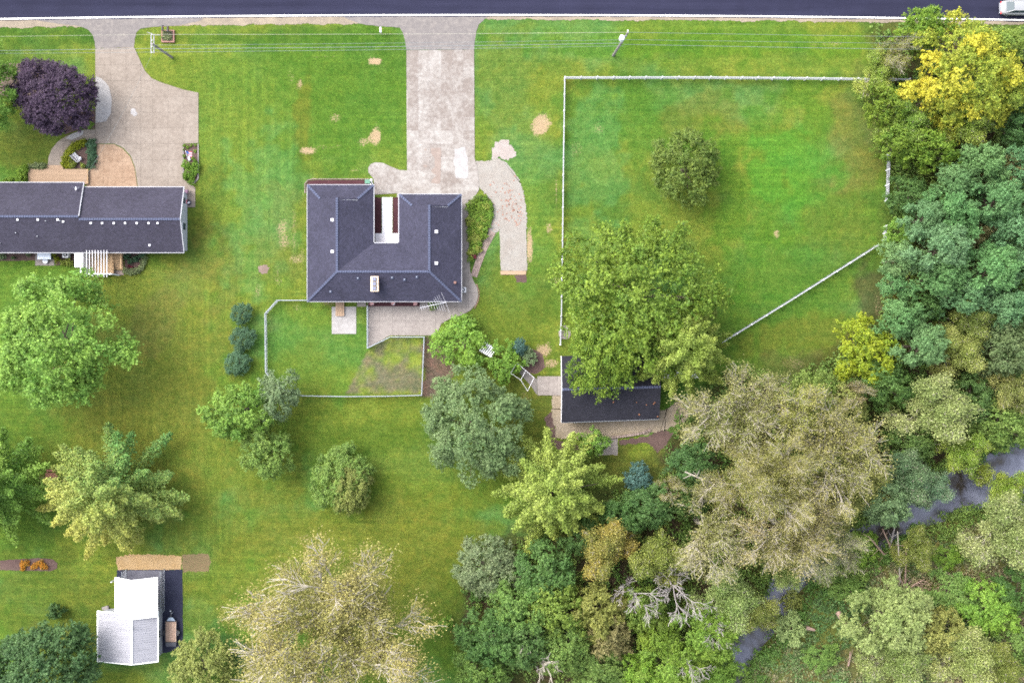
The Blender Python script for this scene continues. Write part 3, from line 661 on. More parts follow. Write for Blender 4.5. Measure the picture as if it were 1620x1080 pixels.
gutter(EX(e['x1'],e['yl']),EX(e['x1'],e['yc']),(1,0),0.10); gutter(EX(e['x2'],e['yr']),EX(e['x2'],e['yc']),(-1,0),0.10); gutter(EX(e['x1'],e['yc']),EX(e['x2'],e['yc']),(0,1),0.10)
# walls under the eaves
ov = 0.5
x0,yb = EX(e['x0'],e['yb']); x3,_ = EX(e['x3'],0); x1,yl = EX(e['x1'],e['yl']); x2,yr_ = EX(e['x2'],e['yr']); _,yc = EX(0,e['yc'])
wallpoly = [(x0+ov,yb+ov),(x3-ov,yb+ov),(x3-ov,yr_-ov),(x2+ov,yr_-ov),(x2+ov,yc-ov),(x1-ov,yc-ov),(x1-ov,yl-ov),(x0+ov,yl-ov)]
MB().prism(wallpoly, -0.1, ZE-0.14).build('wall', M_BRICKW, hs_)
MB().prism([(a+(0.02 if a<0 else -0.02),b) for a,b in wallpoly], ZE-0.13, ZE-0.06).build('soffit', M_WHITE, hs_)
def window(parent, x, y, n, w=1.4, h=1.2, z=1.5, mat=M_GLASS):
    ang = math.atan2(n[1],n[0])-math.pi/2
    f = MB().rbox((x+n[0]*0.03,y+n[1]*0.03,z), w+0.14, 0.06, h+0.14, ang).build('window', M_WHITE, parent)
    MB().rbox((x+n[0]*0.065,y+n[1]*0.065,z), w, 0.03, h, ang).build('pane', mat, f)
for xx in (-20.5,-15.0,-11.6): window(hs_, xx, yb+ov, (0,-1))
for yy in (7.5,11.5,15.5): window(hs_, x0+ov, yy, (-1,0)); window(hs_, x3-ov, yy, (1,0))
for xx in (-22.8,-20.2): window(hs_, xx, yl-ov, (0,1))
cx = (x2+x3)/2
g_ = MB().rbox((cx,yr_-ov+0.03,1.15), 4.9, 0.06, 2.3).build('garage_door', M_WHITE, hs_)
for i in range(4):
    MB().rbox((cx,yr_-ov+0.07,0.32+0.55*i), 4.7, 0.03, 0.48).build('door_panel', M_WHITE, g_)
d_ = MB().rbox(((x1+x2)/2,yc-ov+0.03,1.15), 1.0, 0.06, 2.0).build('front_door', plain('red_door', (0.25,0.05,0.04)), hs_)
MB().cyl(((x1+x2)/2+0.38, yc-ov+0.09), 0.03, 1.0, 1.1, 8).build('handle', M_GALV, d_)
# roof furniture
def on_slope(x, y):
    """roof height above a pixel"""
    wx, wy = XY(x, y, 3.5)
    def lin(v, a, b): return ZE+(ZR-ZE)*max(0,min(1,(v-a)/(b-a)))
    zs = lin(wy, EX(0,e['yb'])[1], EX(0,e['ym'])[1]); zw = lin(wx, EX(e['x0'],0)[0], EX(e['xl'],0)[0]); ze_ = lin(wx, EX(e['x3'],0)[0], EX(e['xr'],0)[0])
    return min(zs, zw, ze_)
for (x, y) in ((526,348),(526,398),(690.5,366.5),(690.5,416.5)):
    z = on_slope(x, y); q = P(x, y, z); v = MB().rbox((q.x,q.y,z+0.08), 0.36, 0.36, 0.20).build('roof_vent', M_WHITE, hs_)
    MB().rbox((q.x,q.y,z+0.20), 0.22, 0.22, 0.05).build('vent_hood', M_GALV, v)
for (x, y) in ((566.5,440),(620.5,439),(659.5,438),(523,461),(640,442)):
    z = on_slope(x, y); q = P(x, y, z); MB().cyl((q.x,q.y), 0.06, z-0.1, z+0.32, 8).build('vent_pipe', M_GALV, hs_)
    MB().rbox((q.x,q.y-0.02,z+0.04), 0.34, 0.34, 0.03, 0, ('X', 0.45)).build('pipe_flashing', M_CAP, hs_)
z = on_slope(720,447); q = P(720,447,z); MB().rbox((q.x,q.y,z+0.12), 0.28, 0.28, 0.45).build('flue_cap', M_BRICK, hs_)
q = P(592.5,449,4.9); ch = MB().box(q.x-0.42,q.x+0.42,q.y-0.88,q.y+0.88,3.3,4.85).build('chimney', plain('chimney_brick',(0.42,0.30,0.23),.85,.2,.2,8.0), hs_)
MB().box(q.x-0.47,q.x+0.47,q.y-0.93,q.y+0.93,4.85,4.93).build('chimney_crown', plain('chimney_mortar',(0.60,0.48,0.36),.85,.2,.12,5.0), ch)
for k in (-1,0,1):
    MB().box(q.x-0.25,q.x+0.25,q.y+k*0.56-0.24,q.y+k*0.56+0.24,4.93,5.10).build('flue', M_DARK, ch)
    MB().rbox((q.x,q.y+k*0.56,5.16), 0.42, 0.40, 0.05).build('flue_lid', plain('flue_lid_steel',(0.10,0.11,0.16),.5,.4,.1), ch)
q = P(606,462,3.4)
# window unit, antenna and tub by the back of the house
q = P(732.5,458.5,0.8); ac = thing('air_conditioner', 'small white outdoor air conditioner against the east wall of the house', 'air conditioner', (q.x,q.y,0.06))
MB().box(q.x-0.38,q.x+0.38,q.y-0.32,q.y+0.32,0.06,0.85).build('case', M_WHITE, ac, bevel=0.03)
mb = MB(); [mb.cyl((q.x,q.y), 0.26-0.05*k, 0.85+0.004*k, 0.862+0.004*k, 20) for k in range(1)]; mb.build('fan_grille', M_DARK, ac)
MB().cyl((q.x,q.y), 0.10, 0.86, 0.88, 14).build('fan_hub', M_WHITE, ac)
a0 = P(668,483,5.2); an = thing('television_antenna', 'white rooftop television antenna on a mast above the rear patio', 'antenna', (a0.x+0.9,a0.y+0.25,0.05))
p0 = P(664,487,5.6); p1 = P(706,478,5.6)
MB().tube([(a0.x+0.9,a0.y+0.25,0.05),(a0.x+0.9,a0.y+0.25,5.7)], 0.03, 8).build('mast', M_GALV, an)
M_ALU = plain('antenna_aluminium',(0.42,0.42,0.46),.4,.4,.05)
MB().tube([p0,p1], 0.028, 6).build('boom', M_ALU, an)
bd = (p1-p0).normalized(); pn = Vector((-bd.y,bd.x,0))
for k,(t,L) in enumerate(((0.05,.35),(0.12,.3),(0.20,.28),(0.30,.32),(0.42,.38),(0.52,.55),(0.62,.72),(0.70,.85),(0.78,.98),(0.86,1.1),(0.98,1.3))):
    c = p0+(p1-p0)*t; sk = bd*(-0.22*L)
    MB().tube([c+pn*L+sk, c, c-pn*L-sk*0.6], 0.011, 5).build('element', M_ALU, an)
for (x, lab) in ((588.5,'leftmost'),(622,'middle'),(657,'rightmost')):
    q = P(x,479.6,0.5); t = thing('flower_pot', f'{lab} of three white pots of pink flowers along the rear wall bed', 'flower pot', (q.x,q.y,0.085), 'pots in the rear bed')
    MB().cyl((q.x,q.y), 0.16, 0.085, 0.42, 12, 0.24).build('pot', M_WHITE, t)
    r = random.Random(int(x)); mb = MB()
    for k in range(46):
        a = r.uniform(0,6.28); d = r.uniform(0,.27); mb.rbox((q.x+d*math.cos(a),q.y+d*math.sin(a),0.46+r.uniform(0,.16)), .08,.08,.03, r.uniform(0,3), ('X', r.uniform(-.6,.6)))
    mb.build('flowers', plain('pink_flowers',(0.55,0.30,0.28),.7,.2,.5,9.0), t)
rp = thing('wooden_steps', 'short weathered plank landing at the back wall of the house', 'steps', P(538,490))
a = P(531.5,478); b = P(545,500)
nb = 7
for k in range(nb):
    xa = a.x+(b.x-a.x)*k/nb; MB().box(xa+0.008, a.x+(b.x-a.x)*(k+1)/nb-0.008, b.y, a.y, 0.30, 0.34).build('board', M_WOOD, rp)
MB().box(a.x+.05,b.x-.05,b.y+.05,b.y+.13,0.0,0.30).build('joist', M_WOOD, rp); MB().box(a.x+.05,b.x-.05,a.y-.3,a.y-.2,0.0,0.30).build('joist', M_WOOD, rp)
q = P(581.5,287.5,0.5); t = thing('utility_box', 'small green utility box at the corner of the front bed', 'utility box', (q.x,q.y,0.05))
MB().box(q.x-.3,q.x+.3,q.y-.22,q.y+.22,.05,.6).build('cabinet', plain('utility_green',(0.06,0.16,0.11),.5,.3), t, bevel=.03); MB().rbox((q.x,q.y,.63), .66,.5,.06).build('lid', MATS['utility_green'], t)
q = P(587,289,1.0); t = thing('downspout', 'white bent downspout beside the green utility box', 'downspout', (q.x,q.y,0.05))
MB().tube([(q.x+.1,q.y-.35,2.4),(q.x+.1,q.y-.35,.4),(q.x+.1,q.y-.1,.15),(q.x-.1,q.y+.35,.1)], .06, 6).build('pipe', M_WHITE, t); MB().rbox((q.x-.12,q.y+.45,.08), .3,.3,.06).build('splash_block', M_WHITE, t)

# ------------------------------------------------------------------ neighbour house
NE, NR, NRL = 2.7, 4.25, 4.38
nh = thing('neighbour_house', 'long low house with dark gable roof and white gutters at the left edge', 'house', P(120,345))
def F(x, y, z=NE):
    q = XY(x, y, NE); return (q[0], q[1], z)
xl, xs_, xe = -70, 132.2, 290.6
for nm, pts in (('front left', [F(xs_,288.9),F(xl,288.9),F(xl,344.8,NRL),F(xs_,344.8,NRL)]), ('front right', [F(xe,296.2),F(xs_,296.2),F(xs_,348.8,NR),F(xe,348.8,NR)]),
                ('back left', [F(xl,399.2),F(xs_,399.2),F(xs_,344.8,NRL),F(xl,344.8,NRL)]), ('back right', [F(xs_,399.2),F(xe,399.2),F(xe,348.8,NR),F(xs_,348.8,NR)])):
    mb = MB(); face_prism(mb, pts, 0.14); mb.build('roof_slope', M_SHING2, nh)
for a, b in ((F(xl,344.8,NRL),F(xs_,344.8,NRL)),(F(xs_,348.8,NR),F(xe,348.8,NR))): caps(nh, a, b)
def G(x, y): return XY(x, y, NE)
gutter(G(xl,288.9),G(xs_,288.9),(0,1),.08,M_RAIL,nh,NE); gutter(G(xs_,296.2),G(xe,296.2),(0,1),.08,M_RAIL,nh,NE); gutter(G(xl,399.2),G(xe,399.2),(0,-1),.08,M_RAIL,nh,NE)
def rake(a, b, w=0.09, n=(1,0)):
    a = Vector(a)+Vector((n[0]*w/2,0,0.03)); b = Vector(b)+Vector((n[0]*w/2,0,0.03)); d = b-a; mb = MB()
    mb.add([a+Vector((-w/2,0,0)),a+Vector((w/2,0,0)),b+Vector((w/2,0,0)),b+Vector((-w/2,0,0)),a+Vector((-w/2,0,-.2)),a+Vector((w/2,0,-.2)),b+Vector((w/2,0,-.2)),b+Vector((-w/2,0,-.2))],[(0,1,2,3),(7,6,5,4),(0,4,5,1),(1,5,6,2),(2,6,7,3),(3,7,4,0)])
    mb.build('rake_board', M_RAIL, nh)
rake(F(xe,296.2),F(xe,348.8,NR)); rake(F(xe,399.2),F(xe,348.8,NR)); rake(F(xs_,288.9),F(xs_,344.8,NRL),.08)
wx0 = G(xl,0)[0]+.4; wx1 = G(xe,0)[0]-.35; wy0 = G(0,399.2)[1]+.4; wy1 = G(0,296.2)[1]-.4; wxs = G(xs_,0)[0]-.3; wy2 = G(0,288.9)[1]-.5
MB().prism([(wx0,wy0),(wx1,wy0),(wx1,wy1),(wxs,wy1),(wxs,wy2),(wx0,wy2)], -.1, NE-.15).build('wall', M_SIDING, nh)
rid = F(0,348.8)[1]
MB().add([(wx1-.02,wy0,NE-.15),(wx1-.02,wy1,NE-.15),(wx1-.02,rid,NR-.2),(wx1-.2,wy0,NE-.15),(wx1-.2,wy1,NE-.15),(wx1-.2,rid,NR-.2)],[(0,1,2),(5,4,3),(0,3,4,1),(1,4,5,2),(2,5,3,0)]).build('gable_end', M_SIDING, nh)
window(nh, wx1, rid-.6, (1,0), .9, 1.1); window(nh, wx1, wy1-1.1, (1,0), .8, 1.0)
for xx in (-62,-56,-45.5): window(nh, xx, wy0, (0,-1))
gd = MB().rbox(((wx1+wxs)/2+1.5,wy1+.03,1.15), 5.0,.06,2.2).build('garage_door', M_WHITE, nh)
for i in range(4): MB().rbox(((wx1+wxs)/2+1.5,wy1+.075,.32+.53*i), 4.8,.03,.46).build('door_panel', M_WHITE, gd)
def nslope(x, y):
    wy = XY(x,y,3.8)[1]; a = G(0,399.2)[1]; b = F(0,347)[1]; return NE+(NR-NE)*max(0,min(1,(wy-a)/(b-a)))
for x, y in ((28.5,347.8),(60.5,347.8),(91.8,347.8),(100.5,350.8),(144.2,353.2),(162.2,353.2),(180.6,353.2),(198.4,353.2),(217,353.2),(235.6,353.2),(249.8,353.2),(237.2,388)):
    z = nslope(x, y); q = P(x, y, z); v = MB().rbox((q.x,q.y,z+.07), .24,.24,.16).build('roof_vent', M_WHITE, nh); MB().rbox((q.x,q.y,z+.17),.16,.16,.04).build('vent_hood', M_WHITE, v)
for x, y in ((26,368.5),(60,374),(73.5,350),(1,385),(96,349.5)):
    z = nslope(x, y); q = P(x, y, z); MB().cyl((q.x,q.y),.05,z-.1,z+.3,8).build('vent_pipe', M_GALV, nh)
# dish on the neighbour roof
q = P(122,298,3.4); t = thing('satellite_dish', 'small dish on a bent arm at the front roof corner of the left house', 'satellite dish', (q.x,q.y,2.9))
MB().tube([(q.x+.2,q.y+.15,2.85),(q.x+.2,q.y+.15,3.25),(q.x,q.y,3.4)],.03,6).build('arm', M_GALV, t)
mb = MB(); ring = []
for k in range(16): a=6.283*k/16; ring.append((q.x-.15+.26*math.cos(a)*.5, q.y-.02+.36*math.sin(a)*.6, 3.45+.12*math.cos(a)))
mb.add(ring+[(q.x-.1,q.y-.02,3.38)], [(i,(i+1)%16,16) for i in range(16)]); mb.build('dish', M_WHITE, t)
MB().tube([(q.x-.1,q.y,3.4),(q.x-.45,q.y+.1,3.55)],.02,5).build('feed_arm', M_GALV, t)

# front deck of the neighbour
dk = thing('porch_deck', 'low tan plank porch deck along the front of the left house', 'deck', P(90,280))
a = P(44.5,267.5,.4); b = P(138,291,.4); n = 13
for k in range(n): 
    ya = a.y+(b.y-a.y)*k/n; yb2 = a.y+(b.y-a.y)*(k+1)/n
    MB().box(a.x,b.x,ya-.004,yb2+.004,.34,.38).build('board', M_DECK, dk)
MB().box(a.x+.05,b.x-.05,b.y+.1,a.y-.05,0,.33).build('skirt', M_WOOD, dk)
st = MB().box(P(73,0).x,P(101,0).x,P(0,270.2).y,P(0,262).y,-.02,.2).build('step', M_DECK, dk)
MB().box(b.x-.02,b.x+.10,b.y,a.y,.30,.42).build('edge_trim', M_GOLDDECK, dk)

# back deck with pergola
dk = thing('wood_deck', 'golden plank back deck with lower stair landing behind the left house', 'deck', P(160,415))
a = P(133,396,.7); b = P(179.5,434,.7); n = 18
for k in range(n):
    xa = a.x+(b.x-a.x)*k/n; xb = a.x+(b.x-a.x)*(k+1)/n; MB().box(xa+.01,xb-.01,b.y,a.y,.62,.66).build('board', M_GOLDDECK, dk)
MB().box(a.x+.1,b.x-.1,b.y+.1,a.y,0,.61).build('skirt', M_WOOD, dk)
a2 = P(179.8,396,.5); b2 = P(194,414,.5); n = 8
for k in range(n):
    ya = a2.y+(b2.y-a2.y)*k/n; yb2 = a2.y+(b2.y-a2.y)*(k+1)/n; MB().box(a2.x,b2.x,ya-.01,yb2+.01,.58,.62).build('board', M_GOLDDECK, dk)
for k in range(4):
    y0 = P(0,414.2+3.2*k).y; y1 = P(0,417.2+3.2*k).y; MB().box(P(181,0).x,P(195.5,0).x,y1,y0,0,.5-.12*k).build('step', M_GOLDDECK, dk)
for xx in (P(178.5,0,1).x, P(193.5,0,1).x):
    mb = MB(); 
    for yy in ((405,433) if xx < -49.7 else (398,425)):
        pass
    y0 = P(0,404 if xx < -49.7 else 398,1).y; y1 = P(0,433 if xx < -49.7 else 425,1).y
    MB().rbox((xx,(y0+y1)/2,1.55),.12,abs(y0-y1),.05).build('rail', M_GOLDDECK, dk)
    for k in range(6): yy = y0+(y1-y0)*k/5; MB().box(xx-.04,xx+.04,yy-.04,yy+.04,.6,1.53).build('baluster', M_GOLDDECK, dk)
MB().rbox((P(156,0,1).x,P(0,434,1).y,1.55), 3.6,.12,.05).build('rail', M_GOLDDECK, dk)
struct('brick_landing', MB().prism(W([(182,428),(196,428),(196,435),(182,435)]), -.05,.06), M_BLOCK)
pg = thing('pergola', 'white slatted pergola over the back deck of the left house', 'pergola', P(155,418))
for k in range(8):
    x = 137.3+4.58*k; q0 = P(x,396,3.0); q1 = P(x,438.5,3.0); MB().box(q0.x-.024,q0.x+.024,q1.y,q0.y,2.95,3.10).build('rafter', M_VINYL, pg)
q0 = P(133,433.3,2.9); q1 = P(176,433.3,2.9)
MB().box(q0.x,q1.x,q0.y-.07,q0.y+.07,2.78,2.94).build('beam', M_VINYL, pg)
for q in (q0,q1): MB().box(q.x-.08,q.x+.08,q.y-.07,q.y+.07,0.0,2.77).build('post', M_VINYL, pg)
sc = thing('privacy_screen', 'white solid screen wall at the left end of the pergola', 'screen', P(131,416))
q0 = P(130,398,2.4); q1 = P(130,431,2.4); MB().box(q0.x-.06,q0.x+.08,q1.y,q0.y,0,2.5).build('panel', M_VINYL, sc); MB().box(q0.x-.16,q0.x+.18,q1.y-.05,q0.y,2.5,2.6).build('cap', M_VINYL, sc)
aw = thing('white_awning', 'flat white awning beside the pergola screen', 'awning', P(122,412))
q0 = P(118,398,2.5); q1 = P(128,422.5,2.5); MB().box(q0.x,q1.x,q1.y,q0.y,2.4,2.5).build('canopy', M_ROOFWHITE, aw); MB().box(q0.x+.05,q0.x+.12,q1.y+.05,q1.y+.12,0,2.4).build('post', M_VINYL, aw)
sb = thing('storage_box', 'pale grey lidded box on the paver pad behind the left house', 'storage box', P(69,404))
q0 = P(59.5,399,1); q1 = P(79.5,409.5,1); MB().box(q0.x,q1.x,q1.y,q0.y,.06,.9).build('body', M_GALV, sb); MB().box(q0.x-.05,q1.x+.05,q1.y-.05,q0.y,.9,1.0).build('lid', plain('pale_blue_lid',(0.48,0.52,0.60),.5,.3,.06), sb, bevel=.03)
q = P(72,412.8,.3); t = thing('fire_bowl', 'dark round bowl on the paver pad behind the left house', 'fire bowl', (q.x,q.y,.06)); MB().tube([(q.x,q.y,.06),(q.x,q.y,.2),(q.x,q.y,.4),(q.x,q.y,.40),(q.x,q.y,.2)],[.2,.25,.33,.28,.1],16).build('bowl', M_DARK, t); MB().cyl((q.x,q.y),.34,.39,.415,16).build('rim', M_GALV, t)
q = P(103.5,403,.7); t = thing('air_conditioner', 'white cube air conditioner behind the left house', 'air conditioner', (q.x,q.y,0)); MB().box(q.x-.38,q.x+.38,q.y-.36,q.y+.36,.02,.75).build('case', M_WHITE, t, bevel=.03); MB().cyl((q.x,q.y),.27,.75,.765,18).build('fan_grille', M_DARK, t); MB().cyl((q.x,q.y),.1,.765,.78,12).build('fan_hub', M_WHITE, t)
# seat, bench and porch bits
t = thing('garden_bench', 'white slatted bench in the mulch island by the left house', 'bench', P(122,251))
c = P(122.5,250.5); ang = math.radians(-45)
def R2(dx, dy): return (c.x+dx*math.cos(ang)-dy*math.sin(ang), c.y+dx*math.sin(ang)+dy*math.cos(ang))
for k in range(4): p = R2(0,-.06+.13*k-.02); MB().rbox((*p,.45),1.25,.085,.04,ang).build('seat_slat', M_RAIL, t)
for k in range(3): p = R2(0,-.22-.04*k); MB().rbox((*p,.58+.14*k),1.25,.03,.10,ang).build('back_slat', M_RAIL, t)
for dx in (-.52,.52):
    for dy in (-.2,.3): p = R2(dx,dy); MB().rbox((*p,.22),.06,.06,.44,ang).build('leg', M_VINYL, t)
q = P(127.5,250,.4); t = thing('gazing_ball', 'small pale round ornament beside the white bench', 'ornament', (q.x,q.y,.03)); MB().cyl((q.x,q.y),.08,.03,.35,8).build('stand', M_GALV, t)
mb = MB(); mb.tube([(q.x,q.y,.34),(q.x,q.y,.4),(q.x,q.y,.5),(q.x,q.y,.6),(q.x,q.y,.64)],[.02,.12,.15,.11,.02],12); mb.build('ball', M_VINYL, t, smooth=True)
t = thing('garden_flag', 'striped red white and blue flag on a slanted pole in the narrow bed', 'flag', P(296,247))
fa = P(293.5,239.5,1.6); fb_ = P(303.5,242,1.5); fc = P(297,250,1.0); pb = P(299.5,258,0.05)
MB().tube([pb, P(296.5,249,1.0), P(293.3,238.5,1.75)], .03, 6).build('pole', M_VINYL, t)
u = (P(293.6,239.2,1.7)); dvec = Vector((0.75,-.05,-.1)); lv = Vector((.28,-.62,-.62))
for k in range(7):
    s0 = k/7; s1 = (k+1)/7; a1 = u+lv*s0; a2_ = u+lv*s1; w0 = dvec*(1-s0*.55); w1 = dvec*(1-s1*.55)
    mb = MB(); mb.add([a1,a1+w0,a2_+w1,a2_,a1+Vector((0,0,-.012)),a1+w0+Vector((0,0,-.012)),a2_+w1+Vector((0,0,-.012)),a2_+Vector((0,0,-.012))],[(0,1,2,3),(7,6,5,4),(0,4,5,1),(1,5,6,2),(2,6,7,3),(3,7,4,0)])
    mb.build('stripe', plain('flag_red',(0.55,0.10,0.12),.8,.1,.05) if k%2==0 else M_WHITE, t)
mb = MB(); mb.add([u+Vector((0,0,.01)),u+dvec*.42+Vector((0,0,.01)),u+lv*.5+dvec*.32+Vector((0,0,.01)),u+lv*.5+Vector((0,0,.01))],[(0,1,2,3)]); mb.build('canton', plain('flag_blue',(0.04,0.09,0.30),.8,.1,.05), t)
for (x,y,lab) in ((299,249.5,'upper'),(299.6,252.5,'lower')):
    q = P(x,y,.2); o = MB().tube([(q.x,q.y,0),(q.x,q.y,.1),(q.x,q.y,.22),(q.x,q.y,.3)],[.12,.16,.13,.03],9).build('white_stone', M_VINYL); tag(o, f'{lab} of two white stones below the garden flag', 'stone', 'white stones in the narrow bed')
t = thing('timber_edging', 'weathered timber edging round the narrow bed east of the drive', 'edging', P(313,260))
for a, b in (((313.8,228),(313.8,283)),((313.8,283),(304,292)),((290.2,228),(290.2,282))):
    A_=P(*a); B_=P(*b); d=B_-A_; MB().rbox(((A_.x+B_.x)/2,(A_.y+B_.y)/2,.05), d.length,.12,.16,math.atan2(d.y,d.x)).build('timber', M_POLE, t)
q = P(295,303,.5); t = thing('patio_chair', 'dark folding chair on the walk at the east end of the left house', 'chair', (q.x,q.y,.06))
def chair(t, q, mat, rot):
    m = Matrix.Rotation(rot,3,'Z')
    def b(dx,dy,z,sx,sy,sz,n): v = m@Vector((dx,dy,0)); MB().rbox((q.x+v.x,q.y+v.y,z),sx,sy,sz,rot).build(n, mat, t)
    b(0,0,.46,.48,.46,.04,'seat'); b(-.24,0,.72,.04,.46,.44,'backrest')
    for dx in (-.2,.2):
        for dy in (-.2,.2): b(dx,dy,.25,.04,.04,.4,'leg')
chair(t, q, plain('plum_plastic',(0.10,0.05,0.09),.5,.3), math.pi)
q = P(292.5,319,.5); t = thing('patio_chair', 'red seated chair beside the striped mat at the left house', 'chair', (q.x,q.y,.06)); chair(t, q, plain('red_plastic',(0.45,0.10,0.13),.5,.3), 0)
q = P(298.5,320.5,.08); o = MB().cyl((q.x,q.y),.36,.07,.09,20).build('door_mat', M_DARK); tag(o, 'dark half round door mat east of the left house', 'mat'); MB().rbox((q.x,q.y,.098),.3,.2,.008,.5).build('motif', M_WHITE, o)

# ------------------------------------------------------------------ white metal shed with porch roof, kennel, trailer
SE, SR = 2.7, 4.0
sh = thing('metal_shed', 'shed with ribbed pale metal roof in the lower left lawn', 'shed', P(205,1005))
def S_(x, y, z=SE): q = XY(x, y, SE); return (q[0], q[1], z)
def ribbed(parent, pts, mat, name, n, axis):
    """roof sheet plus raised ribs running up the slope; pts: eave a, eave b, ridge b, ridge a"""
    mb = MB(); face_prism(mb, pts, .06); o = mb.build(name, mat, parent)
    a,b,c,d = [Vector(p) for p in pts]; mb = MB()
    for k in range(1, n):
        t = k/n; p = a+(b-a)*t; q = d+(c-d)*t; mb.tube([p+Vector((0,0,.012)), q+Vector((0,0,.012))], .022, 4)
    mb.build('rib', mat, o); return o
# roof: ridge runs up-down; left slope longer (lean-to)
xl_, xr_, xm_ = 153.5, 250.0, 214.5; yt, ybm = 966.5, 1046.0
ribbed(sh, [S_(xl_,ybm,SE-.15),S_(xl_,yt,SE-.15),S_(xm_,yt,SR),S_(xm_,ybm,SR)], M_METAL, 'roof_slope', 22, 0)
ribbed(sh, [S_(xr_,yt,SE),S_(xr_,ybm,SE),S_(xm_,ybm,SR),S_(xm_,yt,SR)], M_METAL, 'roof_slope', 22, 0)
mb = MB(); q0 = S_(xm_,yt,SR+.03); q1 = S_(xm_,ybm,SR+.03); mb.tube([q0,q1], .10, 6); mb.build('ridge_cap', M_ROOFWHITE, sh)
for xx, zz in ((xl_,SE-.15),(xr_,SE)):
    a = S_(xx,yt,zz); b = S_(xx,ybm,zz); MB().box(a[0]-.06,a[0]+.06,b[1]-.05,a[1]+.05,zz-.14,zz+.03).build('eave_trim', M_ROOFWHITE, sh)
for xa, za in ((xl_,SE-.15),(xr_,SE)):
    for yy in (yt, ybm):
        a = Vector(S_(xa,yy,za)); b = Vector(S_(xm_,yy,SR)); MB().tube([a+Vector((0,0,.02)),b+Vector((0,0,.02))],.06,4).build('rake_trim', M_ROOFWHITE, sh)
a = S_(xl_,ybm); b = S_(xr_,yt)
MB().box(a[0]+.3,b[0]-.3,a[1]+.3,b[1]-.3,-.1,SE-.25).build('wall', M_SIDING, sh)
mx = S_(xm_,0)[0]
for yy in (a[1]+.32, b[1]-.42): MB().add([(a[0]+.3,yy,SE-.25),(b[0]-.3,yy,SE-.25),(mx,yy,SR-.12),(a[0]+.3,yy+.1,SE-.25),(b[0]-.3,yy+.1,SE-.25),(mx,yy+.1,SR-.12)],[(0,1,2),(5,4,3),(0,3,4,1),(1,4,5,2),(2,5,3,0)]).build('gable_end', M_SIDING, sh)
window(sh, b[0]-.3, (a[1]+b[1])/2, (1,0), .9,.8)
q = P(211.5,992,4.1); t = thing('weather_vane', 'small dark weather vane on the ridge of the pale metal shed', 'weather vane', (q.x,q.y,3.95))
MB().tube([(q.x,q.y,3.95),(q.x,q.y,4.5)],.025,6).build('rod', M_DARK, t); MB().rbox((q.x,q.y,4.5),.5,.04,.10,.6).build('pointer', M_DARK, t); MB().rbox((q.x,q.y,4.4),.04,.35,.04,.6).build('crossbar', M_DARK, t)
pr = thing('porch_roof', 'bright white gabled canopy roof at the front of the metal shed', 'canopy', P(214,945))
PE, PRR = 3.05, 4.3
def Q_(x, y, z): q = XY(x, y, 3.3); return (q[0], q[1], z)
ribbed(pr, [Q_(180.5,976,PE),Q_(180.5,913,PE),Q_(211.5,914.5,PRR),Q_(211.5,977,PRR)], M_ROOFWHITE, 'roof_slope', 9, 0)
ribbed(pr, [Q_(248.5,913,PE),Q_(248.5,976,PE),Q_(211.5,977,PRR),Q_(211.5,914.5,PRR)], M_ROOFWHITE, 'roof_slope', 9, 0)
for x, y in ((183,916),(246,916),(183,964),(246,964)): q = P(x,y,1.4); MB().box(q.x-.06,q.x+.06,q.y-.06,q.y+.06,0,PE-.04).build('post', M_VINYL, pr)
# kennel panels of galvanised pipe
kn = thing('kennel', 'galvanised wire dog run beneath the white canopy by the shed', 'kennel', P(225,935))
kp = [(195.5,902),(195.5,968),None,(195.5,902),(196,902),None,(257,902.5),(257,968),None]
def wire_panel(parent, a, b, h, step=.12, rad=.005, z0=.05):
    a = Vector((a[0],a[1],0)); b = Vector((b[0],b[1],0)); d = b-a; L = d.length; u = d/L; mb = MB(); n = int((L+h)/step)
    for k in range(n):
        s = k*step-h
        for sg in (0,1):
            t0, t1 = s, s+h; z_0, z_1 = z0, z0+h
            c0, c1 = max(t0,0), min(t1,L)
            if c1 <= c0: continue
            za = z_0+(c0-t0); zb = z_0+(c1-t0)
            if sg: za, zb = z0+h-(za-z0), z0+h-(zb-z0)
            p, q = a+u*c0, a+u*c1; mb.tube([(p.x,p.y,za),(q.x,q.y,zb)], rad, 3, False)
    o = mb.build('wire_mesh', M_GALV, parent); o['kind'] = 'stuff'; return o
for a, b in (((196,902),(196,968)),((256.5,902),(256.5,968))):
    A_ = XY(*a,1.0); B_ = XY(*b,1.0); wire_panel(kn, A_, B_, 1.7, .15, .006)
    MB().tube([(*A_,1.8),(*B_,1.8)],.03,6).build('rail', M_GALV, kn); MB().tube([(*A_,.1),(*B_,.1)],.025,6).build('rail', M_GALV, kn)
    for t in (0,.33,.66,1): MB().tube([(A_[0]+(B_[0]-A_[0])*t,A_[1]+(B_[1]-A_[1])*t,0),(A_[0]+(B_[0]-A_[0])*t,A_[1]+(B_[1]-A_[1])*t,1.9)],.035,6).build('post', M_GALV, kn)
mbx = P(167,960); t = thing('junk_stack', 'small grey heap of boards at the back of the shed', 'board pile', (mbx.x,mbx.y,0))
for k in range(4): MB().rbox((mbx.x+.1*k,mbx.y-.08*k,.08+.09*k), .9-.1*k,.3,.07,.3+.35*k).build('board', M_POLE, t)

